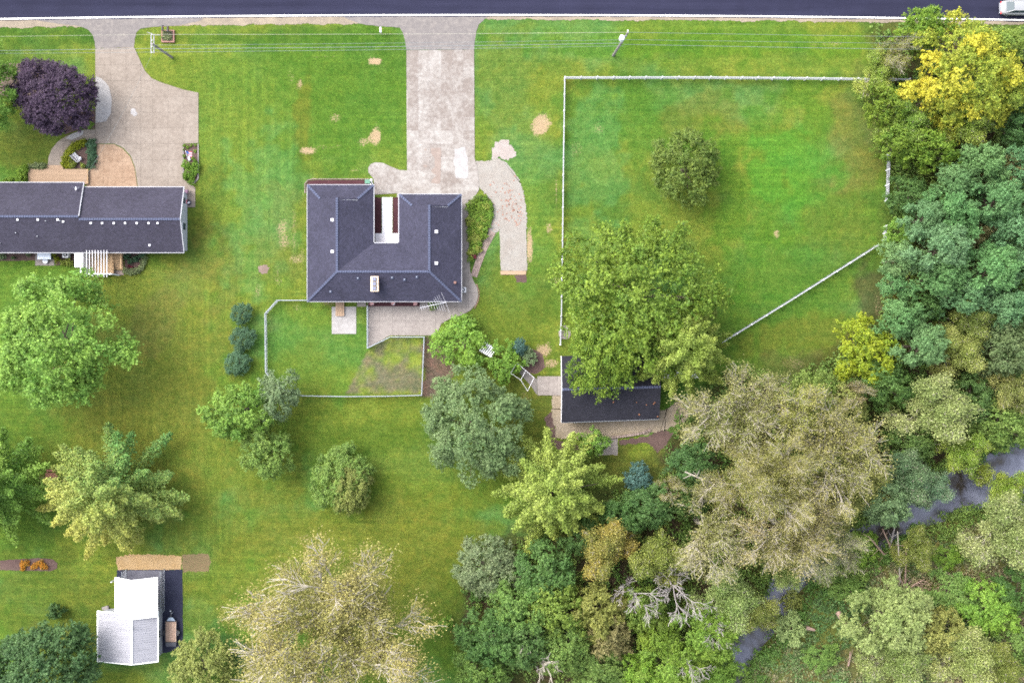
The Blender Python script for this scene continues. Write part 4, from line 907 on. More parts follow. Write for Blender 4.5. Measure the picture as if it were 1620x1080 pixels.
tr = thing('utility_trailer', 'small utility trailer with plank bed parked on black asphalt by the shed', 'trailer', P(270,997))
q0 = P(262,983,.6); q1 = P(278.5,1014.5,.6); n = 9
for k in range(n):
    xa = q0.x+(q1.x-q0.x)*k/n; xb = q0.x+(q1.x-q0.x)*(k+1)/n; MB().box(xa+.012,xb-.012,q1.y,q0.y,.56,.60).build('board', mat_boards('trailer_planks',(0.26,0.17,0.13),(0.36,0.26,0.20),.22) if k==0 else bpy.data.materials['trailer_planks'], tr)
for xx in (q0.x-.04,q1.x+.04): MB().box(xx-.04,xx+.04,q1.y-.05,q0.y+.05,.46,.66).build('side_rail', M_DARK, tr)
for yy in (q0.y+.06,q1.y-.06): MB().box(q0.x-.08,q1.x+.08,yy-.04,yy+.04,.46,.66).build('end_rail', M_DARK, tr)
MB().add([(q0.x+.12,q0.y+.12,.5),(q1.x-.12,q0.y+.12,.5),(q1.x-.42,q0.y+.55,.5),(q0.x+.42,q0.y+.55,.5),(q0.x+.12,q0.y+.12,.6),(q1.x-.12,q0.y+.12,.6),(q1.x-.42,q0.y+.55,.6),(q0.x+.42,q0.y+.55,.6)],[(0,3,2,1),(4,5,6,7),(0,1,5,4),(1,2,6,5),(2,3,7,6),(3,0,4,7)]).build('nose_plate', plain('blue_grey_plate',(0.22,0.27,0.34),.5,.3), tr)
cx = (q0.x+q1.x)/2
MB().rbox((cx,q0.y+.95,.5),.10,.95,.09).build('tongue', M_DARK, tr); MB().cyl((cx-.05,q0.y+1.35),.09,.45,.62,10).build('hitch', M_GALV, tr); MB().cyl((cx+.12,q0.y+1.1),.05,.1,.75,8).build('jack', M_GALV, tr)
MB().add([(q0.x-.02,q1.y-.12,.6),(q1.x+.02,q1.y-.12,.6),(q1.x-.15,q1.y-.75,.10),(q0.x-.1,q1.y-.75,.10),(q0.x-.02,q1.y-.12,.55),(q1.x+.02,q1.y-.12,.55),(q1.x-.15,q1.y-.75,.05),(q0.x-.1,q1.y-.75,.05)],[(0,1,2,3),(7,6,5,4),(0,4,5,1),(1,5,6,2),(2,6,7,3),(3,7,4,0)]).build('ramp', M_GREYPAD, tr)
for sx, xx in ((-1,q0.x-.22),(1,q1.x+.22)):
    yy = (q0.y+q1.y)/2-.15; w = MB().tube([(xx-.09,yy,.3),(xx+.09,yy,.3)],.3,16).build('wheel', M_DARK, tr); MB().tube([(xx-.095,yy,.3),(xx+.095,yy,.3)],.16,12).build('rim', M_WHITE, w)
    mb = MB(); mb.tube([(xx,yy-.42,.5),(xx,yy-.25,.66),(xx,yy+.25,.66),(xx,yy+.42,.5)],.035,4); mb.add([(xx-.12,yy-.3,.65),(xx+.12,yy-.3,.65),(xx+.12,yy+.3,.65),(xx-.12,yy+.3,.65),(xx-.12,yy-.3,.67),(xx+.12,yy-.3,.67),(xx+.12,yy+.3,.67),(xx-.12,yy+.3,.67)],[(0,3,2,1),(4,5,6,7),(0,1,5,4),(1,2,6,5),(2,3,7,6),(3,0,4,7)]); mb.build('fender', M_DARK, tr)

# ------------------------------------------------------------------ black-roofed garage under the trees
ga = thing('garage', 'black roofed garage half hidden beneath the big maple', 'garage', P(965,615))
GE, GR = 2.8, 4.3
def U_(x, y, z=GE): q = XY(x, y, GE); return (q[0], q[1], z)
pl = [[U_(888.5,668),U_(1043,662.5),U_(1043,611,GR),U_(888.5,615,GR)], [U_(1043,560),U_(888.5,563),U_(888.5,615,GR),U_(1043,611,GR)]]
for q in pl: mb = MB(); face_prism(mb, q, .12); mb.build('roof_slope', M_BLACKROOF, ga)
caps(ga, U_(888.5,615,GR), U_(1043,611,GR))
a = U_(888.5,668); b = U_(1043,562)
MB().box(a[0]+.35,b[0]-.35,a[1]+.55,b[1]-.45,-.1,GE-.12).build('wall', M_SIDING, ga)
for (y0_,y1_) in ((667.5,615),(563,615)):
    mb = MB(); A_=Vector(U_(888,y0_,GE-.02)); B_=Vector(U_(888,y1_,GR-.02)); mb.tube([A_,B_],.05,4); mb.build('rake_trim', M_WHITE, ga)
mb = MB(); A_=Vector(U_(888.5,668.4,GE-.06)); B_=Vector(U_(1043,662.9,GE-.06)); mb.tube([A_,B_],.05,4); mb.build('drip_edge', M_GALV, ga)
dd = MB().rbox((a[0]+.33,(a[1]+b[1])/2+.5,1.1),.06,2.6,2.2).build('garage_door', M_WHITE, ga)
for i in range(4): MB().rbox((a[0]+.29,(a[1]+b[1])/2+.5,.3+.53*i),.03,2.4,.46).build('door_panel', M_WHITE, dd)
r = random.Random(5); mb = MB()
for k in range(7):
    x = r.uniform(960,1042); y = r.uniform(636,662); t_ = (667-y)/52; z = GE+(GR-GE)*t_+.03; q = P(x,y,z); mb.rbox((q.x,q.y,z+.01),r.uniform(.08,.2),r.uniform(.08,.2),.02,r.uniform(0,3))
lf = mb.build('fallen_leaves', plain('orange_dead_leaf',(0.17,0.08,0.045),.8,.1,.3)); tag(lf, 'scattered orange dead leaves on the black garage roof', 'leaves', kind='stuff')
cp = thing('white_carport', 'white metal roof glimpsed beneath the pale green tree by the garage', 'carport', P(1078,592))
q0 = P(1050,568,2.6); q1 = P(1106,598,2.6)
mb = MB(); face_prism(mb, [(q0.x,q1.y,2.5),(q1.x,q1.y,2.5),(q1.x,(q0.y+q1.y)/2,2.95),(q0.x,(q0.y+q1.y)/2,2.95)],.05); mb.build('roof_slope', M_ROOFWHITE, cp)
mb = MB(); face_prism(mb, [(q0.x,q0.y,2.5),(q1.x,q0.y,2.5),(q1.x,(q0.y+q1.y)/2,2.95),(q0.x,(q0.y+q1.y)/2,2.95)],.05); mb.build('roof_slope', M_ROOFWHITE, cp)
for xx in (q0.x+.1,q1.x-.1):
    for yy in (q0.y-.1,q1.y+.1): MB().box(xx-.05,xx+.05,yy-.05,yy+.05,0,2.47).build('post', M_GALV, cp)
rw = thing('retaining_wall', 'low scalloped block wall below the garage gravel', 'wall', P(980,690))
path = [(928,692),(945,692.5),(965,691.5),(985,690),(1005,687),(1018,684),(1027,680),(1031,676)]
pts = []
for a, b in zip(path[:-1], path[1:]):
    L = math.dist(a,b); m = max(1,int(L/4.0))
    pts += [(a[0]+(b[0]-a[0])*k/m, a[1]+(b[1]-a[1])*k/m, math.atan2(-(b[1]-a[1]),b[0]-a[0])) for k in range(m)]
for x, y, an_ in pts:
    q = P(x,y,.3); MB().tube([(q.x,q.y,-.05),(q.x,q.y,.38)],.17,8).build('block', M_BLOCK, rw)

# white pipe arbour and slatted arch
ar = thing('pipe_arbor', 'white pipe frame arching over the short path to the garage', 'arbor', P(830,596))
pp = [P(817.5,574.5,2.1),P(832,586,2.1),P(845,597.5,2.1)]; pq = [P(808,590,2.1),P(824,601,2.1),P(834.5,618.5,2.1)]
for i,(a,b) in enumerate(zip(pp,pq)):
    MB().tube([a,b],.024,6).build('crossbar', M_VINYL, ar)
    for c in (a,b): MB().tube([(c.x,c.y,0),(c.x,c.y,2.1)],.024,6).build('post', M_VINYL, ar)
for w in (pp,pq): MB().tube(w,.02,6).build('side_rail', M_VINYL, ar)
ar = thing('slatted_arbor', 'white slatted garden arbor half buried in vines', 'arbor', P(772,555))
c = P(772,553,2.2); ang = math.radians(-30); ux = Vector((math.cos(ang),math.sin(ang),0)); uy = Vector((-ux.y,ux.x,0))
for k in range(7): p = c+ux*(-.75+.25*k); MB().rbox((p.x,p.y,2.2),.10,1.35,.05,ang+math.radians(-8)).build('slat', M_VINYL, ar)
for s in (-1,1):
    p = c+uy*(.5*s); MB().rbox((p.x,p.y,2.13),1.75,.07,.08,ang).build('beam', M_VINYL, ar)
    for s2 in (-1,1): q = p+ux*(.75*s2); MB().box(q.x-.045,q.x+.045,q.y-.045,q.y+.045,0,2.09).build('post', M_VINYL, ar)

# ------------------------------------------------------------------ fences
def fence_pts(a, b, spacing):
    L = (Vector(b)-Vector(a)).length; n = max(1, round(L/spacing)); return [Vector(a)+(Vector(b)-Vector(a))*(k/n) for k in range(n+1)]
def rail_fence(label, pts, hz=1.35, spacing=2.15, group='paddock fence runs', gap=None):
    w = [Vector(XY(x,y,hz)) for x,y in pts]
    root = thing('rail_fence', label, 'fence', (w[0].x,w[0].y,0), group)
    for a, b in zip(w[:-1], w[1:]):
        d = b-a; ang = math.atan2(d.y,d.x); L = d.length; m = (a+b)/2
        ps = fence_pts(a, b, spacing)
        for p in ps:
            o = MB().rbox((p.x,p.y,hz/2),.125,.125,hz+.06,ang).build('post', M_VINYL, root); MB().add([(p.x-.085,p.y-.085,hz+.03),(p.x+.085,p.y-.085,hz+.03),(p.x+.085,p.y+.085,hz+.03),(p.x-.085,p.y+.085,hz+.03),(p.x,p.y,hz+.12)],[(0,1,4),(1,2,4),(2,3,4),(3,0,4),(3,2,1,0)]).build('post_cap', M_VINYL, o)
        for zz, ww in ((hz-.06,.085),(hz*.62,.05),(hz*.30,.05)):
            MB().rbox((m.x,m.y,zz), L-.02,ww,.13 if ww<.08 else .06,ang).build('rail', M_RAIL, root)
        u = d/L; nn = Vector((-u.y,u.x))*.075; mb = MB()
        for k in range(7):
            z = .12+k*.17; mb.tube([(a.x+nn.x,a.y+nn.y,z),(b.x+nn.x,b.y+nn.y,z)],.006,3,False)
        for k in range(int(L/.3)): p = a+u*(k*.3)+nn; mb.tube([(p.x,p.y,.05),(p.x,p.y,1.2)],.006,3,False)
        o = mb.build('wire_mesh', M_GALV, root); o['kind'] = 'stuff'
    return root
rail_fence('white rail fence running straight beside the road verge', [(894,121.8),(1100,121.6),(1250,122.6),(1440,125)])
rail_fence('long white rail fence between the gravel pad and the paddock', [(893.5,124),(891.5,250),(890,380),(888,500),(886.5,545)])
rail_fence('slanting white rail fence at the lower side of the paddock', [(1143,542),(1260,470),(1389,388.5)])
rail_fence('short white rail fence below the yellow tree on the paddock edge', [(1408.5,243),(1405.5,316)])
gt = rail_fence('small white gate section in the paddock corner by the woods', [(1403.5,357),(1402,379)], spacing=1.0)

cf = thing('chain_link_fence', 'grey chain link fence enclosing the back yard of the main house', 'fence', P(545,625))
CLF = [(486,475),(438,475),(419,496),(420,588),(428,600),(440,614),(478,626),(545,627),(610,626.5),(667,625),(671,533),(617,533),(581,550.5),(581,484)]
w = [Vector(XY(x,y,1.2)) for x,y in CLF]; posts = []
for a, b in zip(w[:-1], w[1:]):
    MB().tube([(a.x,a.y,1.2),(b.x,b.y,1.2)],.055,6).build('rail', M_GALV, cf)
    wire_panel(cf, a, b, 1.15, .11, .008); posts += fence_pts(a, b, 3.0)[:-1]
for p in posts+[w[-1]]: MB().tube([(p.x,p.y,0),(p.x,p.y,1.28)],.05,7).build('post', M_GALV, cf)

# ------------------------------------------------------------------ poles and lines
b1 = P(272,91); t1 = Vector((P(242,70.5,7.6).x, P(242,70.5,7.6).y, 7.6))
pole1 = thing('utility_pole', 'wooden utility pole with double crossarm beside the left driveway', 'utility pole', b1)
MB().tube([b1+Vector((0,0,-.2)), (b1+t1)/2, t1+Vector((0,0,.3))],[.17,.15,.12],8).build('mast', M_POLE, pole1)
c0 = P(241.3,54.5,7.5); c1 = P(241.3,84.5,7.5)
M_ARM = plain('pale_crossarm',(0.24,0.24,0.26),.7,.2,.15)
for dx in (-.17,.17): MB().box(t1.x-.10+dx-.045,t1.x-.10+dx+.045,c1.y,c0.y,7.38,7.50).build('crossarm', M_ARM, pole1)
for y in (c0.y-.08,(c0.y*2+c1.y)/3,c1.y+.08,(c0.y+2*c1.y)/3): MB().tube([(t1.x-.1,y,7.5),(t1.x-.1,y,7.62),(t1.x-.1,y,7.74)],[.05,.08,.04],8).build('insulator', M_WHITE, pole1)
MB().tube([(t1.x-.1,c0.y+.05,7.45),(t1.x-.75,c0.y+.25,7.5)],.03,5).build('brace', M_ARM, pole1); MB().tube([(t1.x-.1,c0.y-.05,7.45),(t1.x+.8,c0.y-.1,7.5)],.03,5).build('brace', M_ARM, pole1)
b2 = P(970,88); t2 = Vector((P(993.5,51.5,10.2).x, P(993.5,51.5,10.2).y, 10.2))
pole2 = thing('utility_pole', 'wooden utility pole with grey round transformer near the road verge', 'utility pole', b2)
MB().tube([b2+Vector((0,0,-.2)), (b2+t2)/2, t2],[.18,.15,.12],8).build('mast', M_POLE, pole2)
tq = P(984,60.5,8.9); tf = MB().tube([(tq.x,tq.y,8.3),(tq.x,tq.y,8.35),(tq.x,tq.y,9.15),(tq.x,tq.y,9.25)],[.26,.32,.32,.2],14).build('transformer', plain('transformer_grey',(0.60,0.62,0.66),.4,.4,.05), pole2)
MB().tube([(tq.x,tq.y,9.2),(tq.x+.1,tq.y+.1,9.55)],[.07,.04],8).build('bushing', M_WHITE, tf)
MB().tube([(t2.x,t2.y,10.2),(t2.x-.05,t2.y+.15,10.5)],[.06,.09],8).build('insulator', M_WHITE, pole2); MB().tube([(t2.x-.1,t2.y-.3,9.9),(t2.x-.6,t2.y-.4,9.6)],.03,5).build('bracket', M_GALV, pole2)
M_CABLE = plain('weathered_cable',(0.14,0.16,0.17),.5,.3,.05); M_CABLE2 = plain('pale_cable',(0.28,0.27,0.22),.5,.3,.05)
def span(label, a, b, sag=.3, r=.02, mat=M_CABLE):
    a = Vector(a); b = Vector(b); n = 24; mb = MB(); r = r*.72
    mb.tube([a+(b-a)*(k/n)-Vector((0,0,4*sag*(k/n)*(1-k/n))) for k in range(n+1)], r, 5)
    o = mb.build('power_line', mat); return tag(o, label, 'power line', 'overhead lines along the road')
ax = t1.x-.1
span('uppermost overhead wire between the two utility poles', (ax,c0.y-.08,7.72), (t2.x,t2.y-.05,10.4), .3, .022, M_CABLE2)
span('second overhead wire from the top between the two utility poles', (ax,(c0.y*2+c1.y)/3-.6,7.7), (t2.x-.5,t2.y-.6,9.2), .3, .02)
span('thick twisted cable, third line between the two utility poles', (ax,(c0.y+2*c1.y)/3-.25,7.6), (t2.x-.35,t2.y-.75,8.3), .35, .034)
span('lowest overhead wire between the two utility poles', (ax,c1.y+.08,7.7), (t2.x-.25,t2.y-1.0,8.0), .3, .022)
wl = -74.0
span('uppermost overhead wire left of the double crossarm pole', (ax,c0.y-.08,7.72), (wl,P(0,60,7.6).y,7.8), .15, .02, M_CABLE2)
span('middle overhead cable left of the double crossarm pole', (ax,(c0.y+2*c1.y)/3-.2,7.6), (wl,P(0,81,7.6).y,7.4), .2, .028)
span('lowest overhead wire left of the double crossarm pole', (ax,c1.y+.08,7.7), (wl,P(0,85.5,7.6).y,7.6), .15, .02)
wr = 92.0
span('uppermost overhead wire right of the transformer pole', (t2.x,t2.y-.05,10.4), (wr,P(0,66,10).y,10.2), .3, .022)
span('middle overhead wire right of the transformer pole', (t2.x-.4,t2.y-.6,9.3), (wr,P(0,75.5,9).y,9.2), .3, .02)
span('lowest overhead cable right of the transformer pole', (t2.x-.3,t2.y-.9,8.3), (wr,P(0,86,8).y,8.2), .4, .028)
span('thin service wire slanting over the left driveway to the house', (ax,c1.y+.1,7.4), (P(130,288,3.4).x,P(130,288,3.4).y,3.3), .7, .014)

# ------------------------------------------------------------------ mailboxes and planter
def mailbox(x, y, label, mat, group='mailboxes'):
    q = P(x,y,1.1); t = thing('mailbox', label, 'mailbox', (q.x,q.y,0), group)
    MB().box(q.x-.05,q.x+.05,q.y-.25,q.y-.15,0,.95).build('post', M_POLE, t)
    mb = MB(); pr_ = [(-.12,.95),(.12,.95),(.12,1.1),(.085,1.17),(0,1.2),(-.085,1.17),(-.12,1.1)]; n = len(pr_)
    mb.add([(q.x+a,q.y-.32,z) for a,z in pr_]+[(q.x+a,q.y+.32,z) for a,z in pr_],[tuple(range(n)),tuple(range(2*n-1,n-1,-1))]+[(i,n+i,n+(i+1)%n,(i+1)%n) for i in range(n)]); bx = mb.build('box', mat, t)
    MB().rbox((q.x,q.y+.335,1.07),.2,.02,.2).build('door', mat, bx); MB().rbox((q.x+.135,q.y+.1,1.12),.015,.12,.08).build('signal_flag', plain('signal_red',(0.5,0.04,0.03),.5,.3), bx)
mailbox(256.8,44.5,'left one of two black mailboxes at the raised planter by the road', M_DARK); mailbox(265.2,46.3,'right one of two black mailboxes at the raised planter by the road', M_DARK); mailbox(602,47.5,'lone white mailbox left of the long driveway entrance', M_WHITE)
t = thing('raised_planter', 'square brown timber planter of pale plants below the two black mailboxes', 'planter', P(265,58))
q0 = P(255.2,47.5,.3); q1 = P(275.5,67,.3)
for (a,b,c,d) in ((q0.x,q0.x+.14,q1.y,q0.y),(q1.x-.14,q1.x,q1.y,q0.y),(q0.x+.14,q1.x-.14,q1.y,q1.y+.14),(q0.x+.14,q1.x-.14,q0.y-.14,q0.y)): MB().box(a,b,c,d,0,.3).build('timber', plain('brown_timber',(0.20,0.11,0.09),.8,.2,.2), t)
MB().box(q0.x+.14,q1.x-.14,q1.y+.14,q0.y-.14,0,.24).build('soil', M_MULCH, t)
PLANTER = (q0, q1)

# ------------------------------------------------------------------ car on the road
def car():
    c = P(1612.5,12.6,.7); L = 4.75; Wd = 1.80
    t = thing('sedan_car', 'white sedan driving along the road at the top right corner', 'car', (c.x,c.y,.035))
    paint = plain('white_car_paint',(0.20,0.205,0.215),.25,.5,.02,1.0)
    x0 = c.x-L/2
    # stations along the length (rear at left): s, half width at belt, z bottom, z shoulder, z deck
    st_ = [(0,.62,.42,.66,.72),(.03,.76,.30,.78,.86),(.10,.84,.22,.86,.97),(.25,.885,.18,.90,1.02),(.5,.90,.18,.90,1.0),(.72,.89,.18,.88,.97),(.85,.86,.20,.82,.90),(.95,.77,.28,.72,.78),(1,.58,.40,.60,.64)]
    mb = MB(); rows_ = []
    for s,hw,zb,zs,zd in st_:
        x = x0+s*L; pr_ = [(-hw*.92,zb),(-hw,zb+.18),(-hw,zs),(-hw*.80,zd),(0,zd+.03),(hw*.80,zd),(hw,zs),(hw,zb+.18),(hw*.92,zb)]
        rows_.append([(x,c.y+a,z+.035) for a,z in pr_])
    n = 9; vs_ = [p for r_ in rows_ for p in r_]; fs_ = [tuple(range(n)), tuple(range(len(vs_)-1,len(vs_)-n-1,-1))]
    for i in range(len(rows_)-1):
        for k in range(n): a=i*n+k; b=i*n+(k+1)%n; fs_.append((a,b,b+n,a+n))
    mb.add(vs_,fs_); body = mb.build('body', paint, t, smooth=True)
    # greenhouse
    zt = 1.46; gx_ = [x0+.13*L,x0+.30*L,x0+.60*L,x0+.74*L]; bz = 1.03
    wb, wt = .74, .56
    R = [(gx_[0],wb*.90,bz),(gx_[1],wt,zt),(gx_[2],wt,zt-.01),(gx_[3],wb*.95,bz-.04)]
    def quad(name, pts, mat): MB().add(pts,[tuple(range(len(pts)))]).build(name, mat, t)
    P_ = lambda i,sg: (R[i][0], c.y+sg*R[i][1], R[i][2]+.035)
    glass = mat_glass('car_glass',(0.030,0.050,0.062))
    quad('rear_window',[P_(0,-1),P_(0,1),P_(1,1),P_(1,-1)],glass); quad('windscreen',[P_(2,-1),P_(2,1),P_(3,1),P_(3,-1)],glass)
    rf = MB(); nn=6; top=[]
    for k in range(nn+1):
        y = -wt-.02+(2*wt+.04)*k/nn; top.append((y, zt+.055*(1-(y/wt)**2)))
    vs_ = [(gx_[1]-.03,c.y+y,z+.035) for y,z in top]+[((gx_[1]+gx_[2])/2,c.y+y,z+.06) for y,z in top]+[(gx_[2]+.03,c.y+y,z+.03) for y,z in top]
    m_=nn+1; rf.add(vs_,[(i*m_+k,i*m_+k+1,(i+1)*m_+k+1,(i+1)*m_+k) for i in range(2) for k in range(nn)]); rf.build('roof', paint, t, smooth=True)
    for sg in (-1,1):
        b0=(gx_[0]+.25,c.y+sg*wb,bz+.02); b1_=(gx_[3]-.25,c.y+sg*wb,bz); mid=(gx_[1]+gx_[2])/2
        quad('side_window',[b0,(mid-.04,c.y+sg*wb,bz+.02),(mid-.04,c.y+sg*wt,zt+.03),P_(1,sg)],glass); quad('side_window',[(mid+.04,c.y+sg*wb,bz+.02),b1_,P_(2,sg),(mid+.04,c.y+sg*wt,zt+.03)],glass)
        MB().tube([(mid,c.y+sg*wb,bz),(mid,c.y+sg*wt,zt+.03)],.05,5).build('pillar', paint, t)
        MB().tube([(gx_[0],c.y+sg*wb*.9,bz),P_(1,sg)],.05,5).build('pillar', paint, t); MB().tube([(gx_[3],c.y+sg*wb*.95,bz),P_(2,sg)],.045,5).build('pillar', paint, t)
        MB().rbox((gx_[3]-.2,c.y+sg*.97,.98),.14,.18,.12).build('wing_mirror', paint, t)
        MB().rbox((x0+.06,c.y+sg*.60,.74),.10,.34,.13).build('tail_light', plain('tail_red',(0.5,0.02,0.02),.3,.5), t); MB().rbox((x0+L-.10,c.y+sg*.58,.66),.14,.32,.11).build('headlight', M_WHITE, t)
        for s in (.19,.80):
            xx = x0+s*L; w_ = MB().tube([(xx,c.y+sg*.68,.34),(xx,c.y+sg*.905,.34)],.315,18).build('wheel', M_DARK, t); MB().tube([(xx,c.y+sg*.86,.34),(xx,c.y+sg*.912,.34)],.2,14).build('rim', M_GALV, w_)
    MB().rbox((x0+.02,c.y,.50),.10,1.3,.16).build('bumper', M_SIDING, t); MB().rbox((x0+L-.03,c.y,.48),.10,1.2,.16).build('bumper', M_DARK, t)
car()

# ------------------------------------------------------------------ foliage generators
def unit(v): return v/np.maximum(np.linalg.norm(v, axis=-1, keepdims=True), 1e-9)
def leaf_mesh(name, C, N, size, var, rng, aspect=0.42):
    n = len(C); N = unit(N); a = unit(np.cross(N, rng.normal(size=(n,3)))); b = np.cross(N, a)
    a = a*(size*0.5)[:,None]; b = b*(size*aspect)[:,None]
    V = np.stack([C+a, C+b, C-a, C-b], 1).reshape(-1,3)
    me = bpy.data.meshes.new(name); me.vertices.add(4*n); me.vertices.foreach_set('co', V.astype(np.float32).ravel())
    me.loops.add(4*n); me.loops.foreach_set('vertex_index', np.arange(4*n, dtype=np.int32))
    me.polygons.add(n); me.polygons.foreach_set('loop_start', np.arange(0,4*n,4,dtype=np.int32)); me.update(); me.validate()
    at = me.attributes.new('var', 'FLOAT_COLOR', 'FACE')
    at.data.foreach_set('color', np.concatenate([np.clip(var,0,1), np.ones((n,1))],1).astype(np.float32).ravel())
    me.materials.append(M_LEAF); return me
def gen_crown(R, h, seed, nl=34, lr=0.30, nt=15, tr=0.10, nlf=38, ls=0.32, z0f=0.22, elong=1.0, out=0.10, side=None, contrast=0.5, flat=0.6, low=-0.45, droop=0.0, pointed=0.0, updir=0.7, sub=3, gpow=1.0, finger=1.45, pw=.24):
    """leaf cloud: crown > lobes > sprays > leaves, sizes in metres"""
    rng = np.random.default_rng(seed); z0 = z0f*h; zc = z0+(h-z0)*0.42
    k = np.arange(nl)+0.5; ntop = int(.62*nl)
    ct = np.where(k < ntop, np.sqrt(np.clip(1-(.94*k/ntop),0,1)), .35-(.35-low)*(k-ntop)/(nl-ntop)); az = k*2.399963+rng.uniform(0,6.28)+rng.normal(0,.25,nl)
    st = np.sqrt(np.clip(1-ct**2,0,1)); d = np.stack([st*np.cos(az), st*np.sin(az), ct],1)
    d = unit(d+rng.normal(0,.10,d.shape))
    ph = rng.uniform(0,6.28,4); az = np.arctan2(d[:,1],d[:,0])
    oln = 1+out*(np.sin(2*az+ph[0])+.8*np.sin(3*az+ph[1])+.7*np.sin(5*az+ph[2])+.5*np.sin(7*az+ph[3]))+rng.normal(0,out*.6,nl)
    lobr = lr*rng.uniform(.7,1.25,nl); rho = np.clip(1-lobr*rng.uniform(.55,1.0,nl)*elong**.5, .25, 1)*np.where(rng.random(nl) < .18, .78, 1)
    env = np.where(d[:,2:3] > 0, np.array([[R,R,h-zc]]), np.array([[R,R,zc-z0]]))
    C = d*env*(rho*oln)[:,None]; C[:,2] += zc
    xyr = np.linalg.norm(C[:,:2],axis=1,keepdims=True)/R
    outv = unit(np.concatenate([d[:,:2]*(1+elong), d[:,2:3]*.6-droop*xyr],1))
    lobG = rng.random(nl)**gpow
    # sprays
    L = np.repeat(np.arange(nl), nt); n = len(L); o = outv[L]
    t = unit(rng.normal(size=(n,3))+o*.35+np.array([0,0,.55]))
    along = (t*o).sum(1,keepdims=True); perp = t-along*o
    tap = 1-pointed*np.clip(along,0,1)
    T = C[L]+(perp*tap+o*along*elong)*(lobr[L]*R)[:,None]*rng.uniform(.62,1.06,(n,1))*np.array([1,1,.85])
    tG = lobG[L]*contrast+rng.random(n)*(1-contrast)
    # little sprigs inside the spray
    S = np.repeat(np.arange(n), sub); sg = unit(rng.normal(size=(len(S),3))*np.array([1,1,.6])+o[S]*.7)
    SP = T[S]+sg*tr*R*rng.uniform(.25,.95,(len(S),1))
    m = max(1, nlf//sub); I = np.repeat(np.arange(len(S)), m); ni = len(I)
    fu = rng.random((ni,1)); P0 = T[S[I]]+sg[I]*tr*R*(fu*finger)+rng.normal(size=(ni,3))*np.array([1,1,flat])*tr*R*pw*(1.25-.7*fu)
    outn = unit(P0-C[L[S[I]]])
    N = outn*.45+np.array([0,0,updir])+rng.normal(size=(ni,3))*.42
    sz = ls*(.45+1.15*rng.random(ni)**1.6)
    g = tG[S[I]]*.72+rng.random(ni)*.14+.22*fu[:,0]
    if side is not None:
        s = (P0[:,0]*side[0]+P0[:,1]*side[1])/R; g = np.clip(g*.55+.5*s+.18+rng.normal(0,.08,ni),0,1)
    var = np.stack([rng.random(ni)*.75+.25*rng.random(n)[S[I]], g, rng.random(ni)],1)
    return (P0, N, sz, var, rng), C
def gen_trunk(R, h, C, seed, r0=0.25, nlimb=12, z0f=.22):
    r = random.Random(seed); mb = MB(); top = h*(z0f+.38)
    pts = [(0,0,-.3)]; x=y=0
    for k in range(1,6): x += r.uniform(-.12,.12); y += r.uniform(-.12,.12); pts.append((x,y,top*k/5))
    mb.tube(pts, [r0*1.25,r0,r0*.9,r0*.8,r0*.65,r0*.4], 8)
    for k in r.sample(range(len(C)), min(nlimb,len(C))):
        c = Vector(C[k]); s = r.uniform(.35,.95); a = Vector(pts[min(5,int(s*5)+1)])
        m = a*.45+c*.55+Vector((0,0,-.06*h*r.random())); mb.tube([a,m,c],[r0*.42,r0*.26,r0*.09],5,False)
    return mb
CROWN = {}
def gen_plumes(R, h, seed, key, n=64, per=480, ls=.22, side=None, z0f=.12):
    """long pointed branches set round the trunk in tiers, like shuttlecocks"""
    rng = np.random.default_rng(seed); Ps, Ns, Vs, tips = [], [], [], []
    for k in range(n):
        t = (k+.5)/n; az = k*2.399963+rng.normal(0,.18); zr = h*(z0f+.10+(.90-z0f-.10)*t)+rng.normal(0,.2)
        reach = R*(1.06-.80*t**1.25)*rng.uniform(.82,1.12); el = .10+.85*t**1.3+rng.normal(0,.06)
        r0 = reach*.12; dr = np.array([math.cos(az),math.sin(az)]); lat = np.array([-dr[1],dr[0]])
        m = int(per*1.5*(reach/R)**1.1)+80; u = rng.random(m)**.72; Wd = R*(.22+.07*rng.random())*(1-.30*t)
        nt = 6; ks = np.floor(rng.random(m)*nt)/nt; sgn = rng.choice([-1,1],m)
        v = rng.random(m); w = Wd*np.clip(1-u,0,1)**.55*np.clip(u+.30,0,1)**.5
        saw = .42+.58*(1-((u*nt-.5*v+.3*(sgn > 0)) % 1))
        latd = sgn*v*w*saw; rad = r0+(reach-r0)*u+np.abs(latd)*.35
        z = zr+(reach-r0)*u*math.tan(el)*.55-.10*reach*u*u-np.abs(latd)*.75+rng.normal(0,.10,m)
        P0 = np.stack([dr[0]*rad+lat[0]*latd, dr[1]*rad+lat[1]*latd, z],1)+rng.normal(0,.11,(m,3))
        N = np.stack([lat[0]*sgn*.5+dr[0]*.2, lat[1]*sgn*.5+dr[1]*.2, np.full(m,.8)],1)+rng.normal(0,.38,(m,3))
        g = np.clip(rng.random()*.5+.32*u+rng.random(m)*.2,0,1)
        if side is not None: g = np.clip(g*.45+.55*((P0[:,0]*side[0]+P0[:,1]*side[1])/R)+.22+rng.normal(0,.08,m),0,1)
        Ps.append(P0); Ns.append(N); Vs.append(np.stack([rng.random(m),g,g],1)); tips.append(P0[np.argmax(u)])
    P0 = np.concatenate(Ps); nn = len(P0)
    me = leaf_mesh('leaves', P0, np.concatenate(Ns), ls*rng.uniform(.6,1.35,nn), np.concatenate(Vs), rng)
    mb = gen_trunk(R, h, np.array(tips)*np.array([.7,.7,.95]), seed, .24, 18, z0f)
    t = bpy.data.meshes.new('trunk'); t.from_pydata(mb.v,[],mb.f); t.materials.append(M_BARK); CROWN[key] = (me, t, R, h)
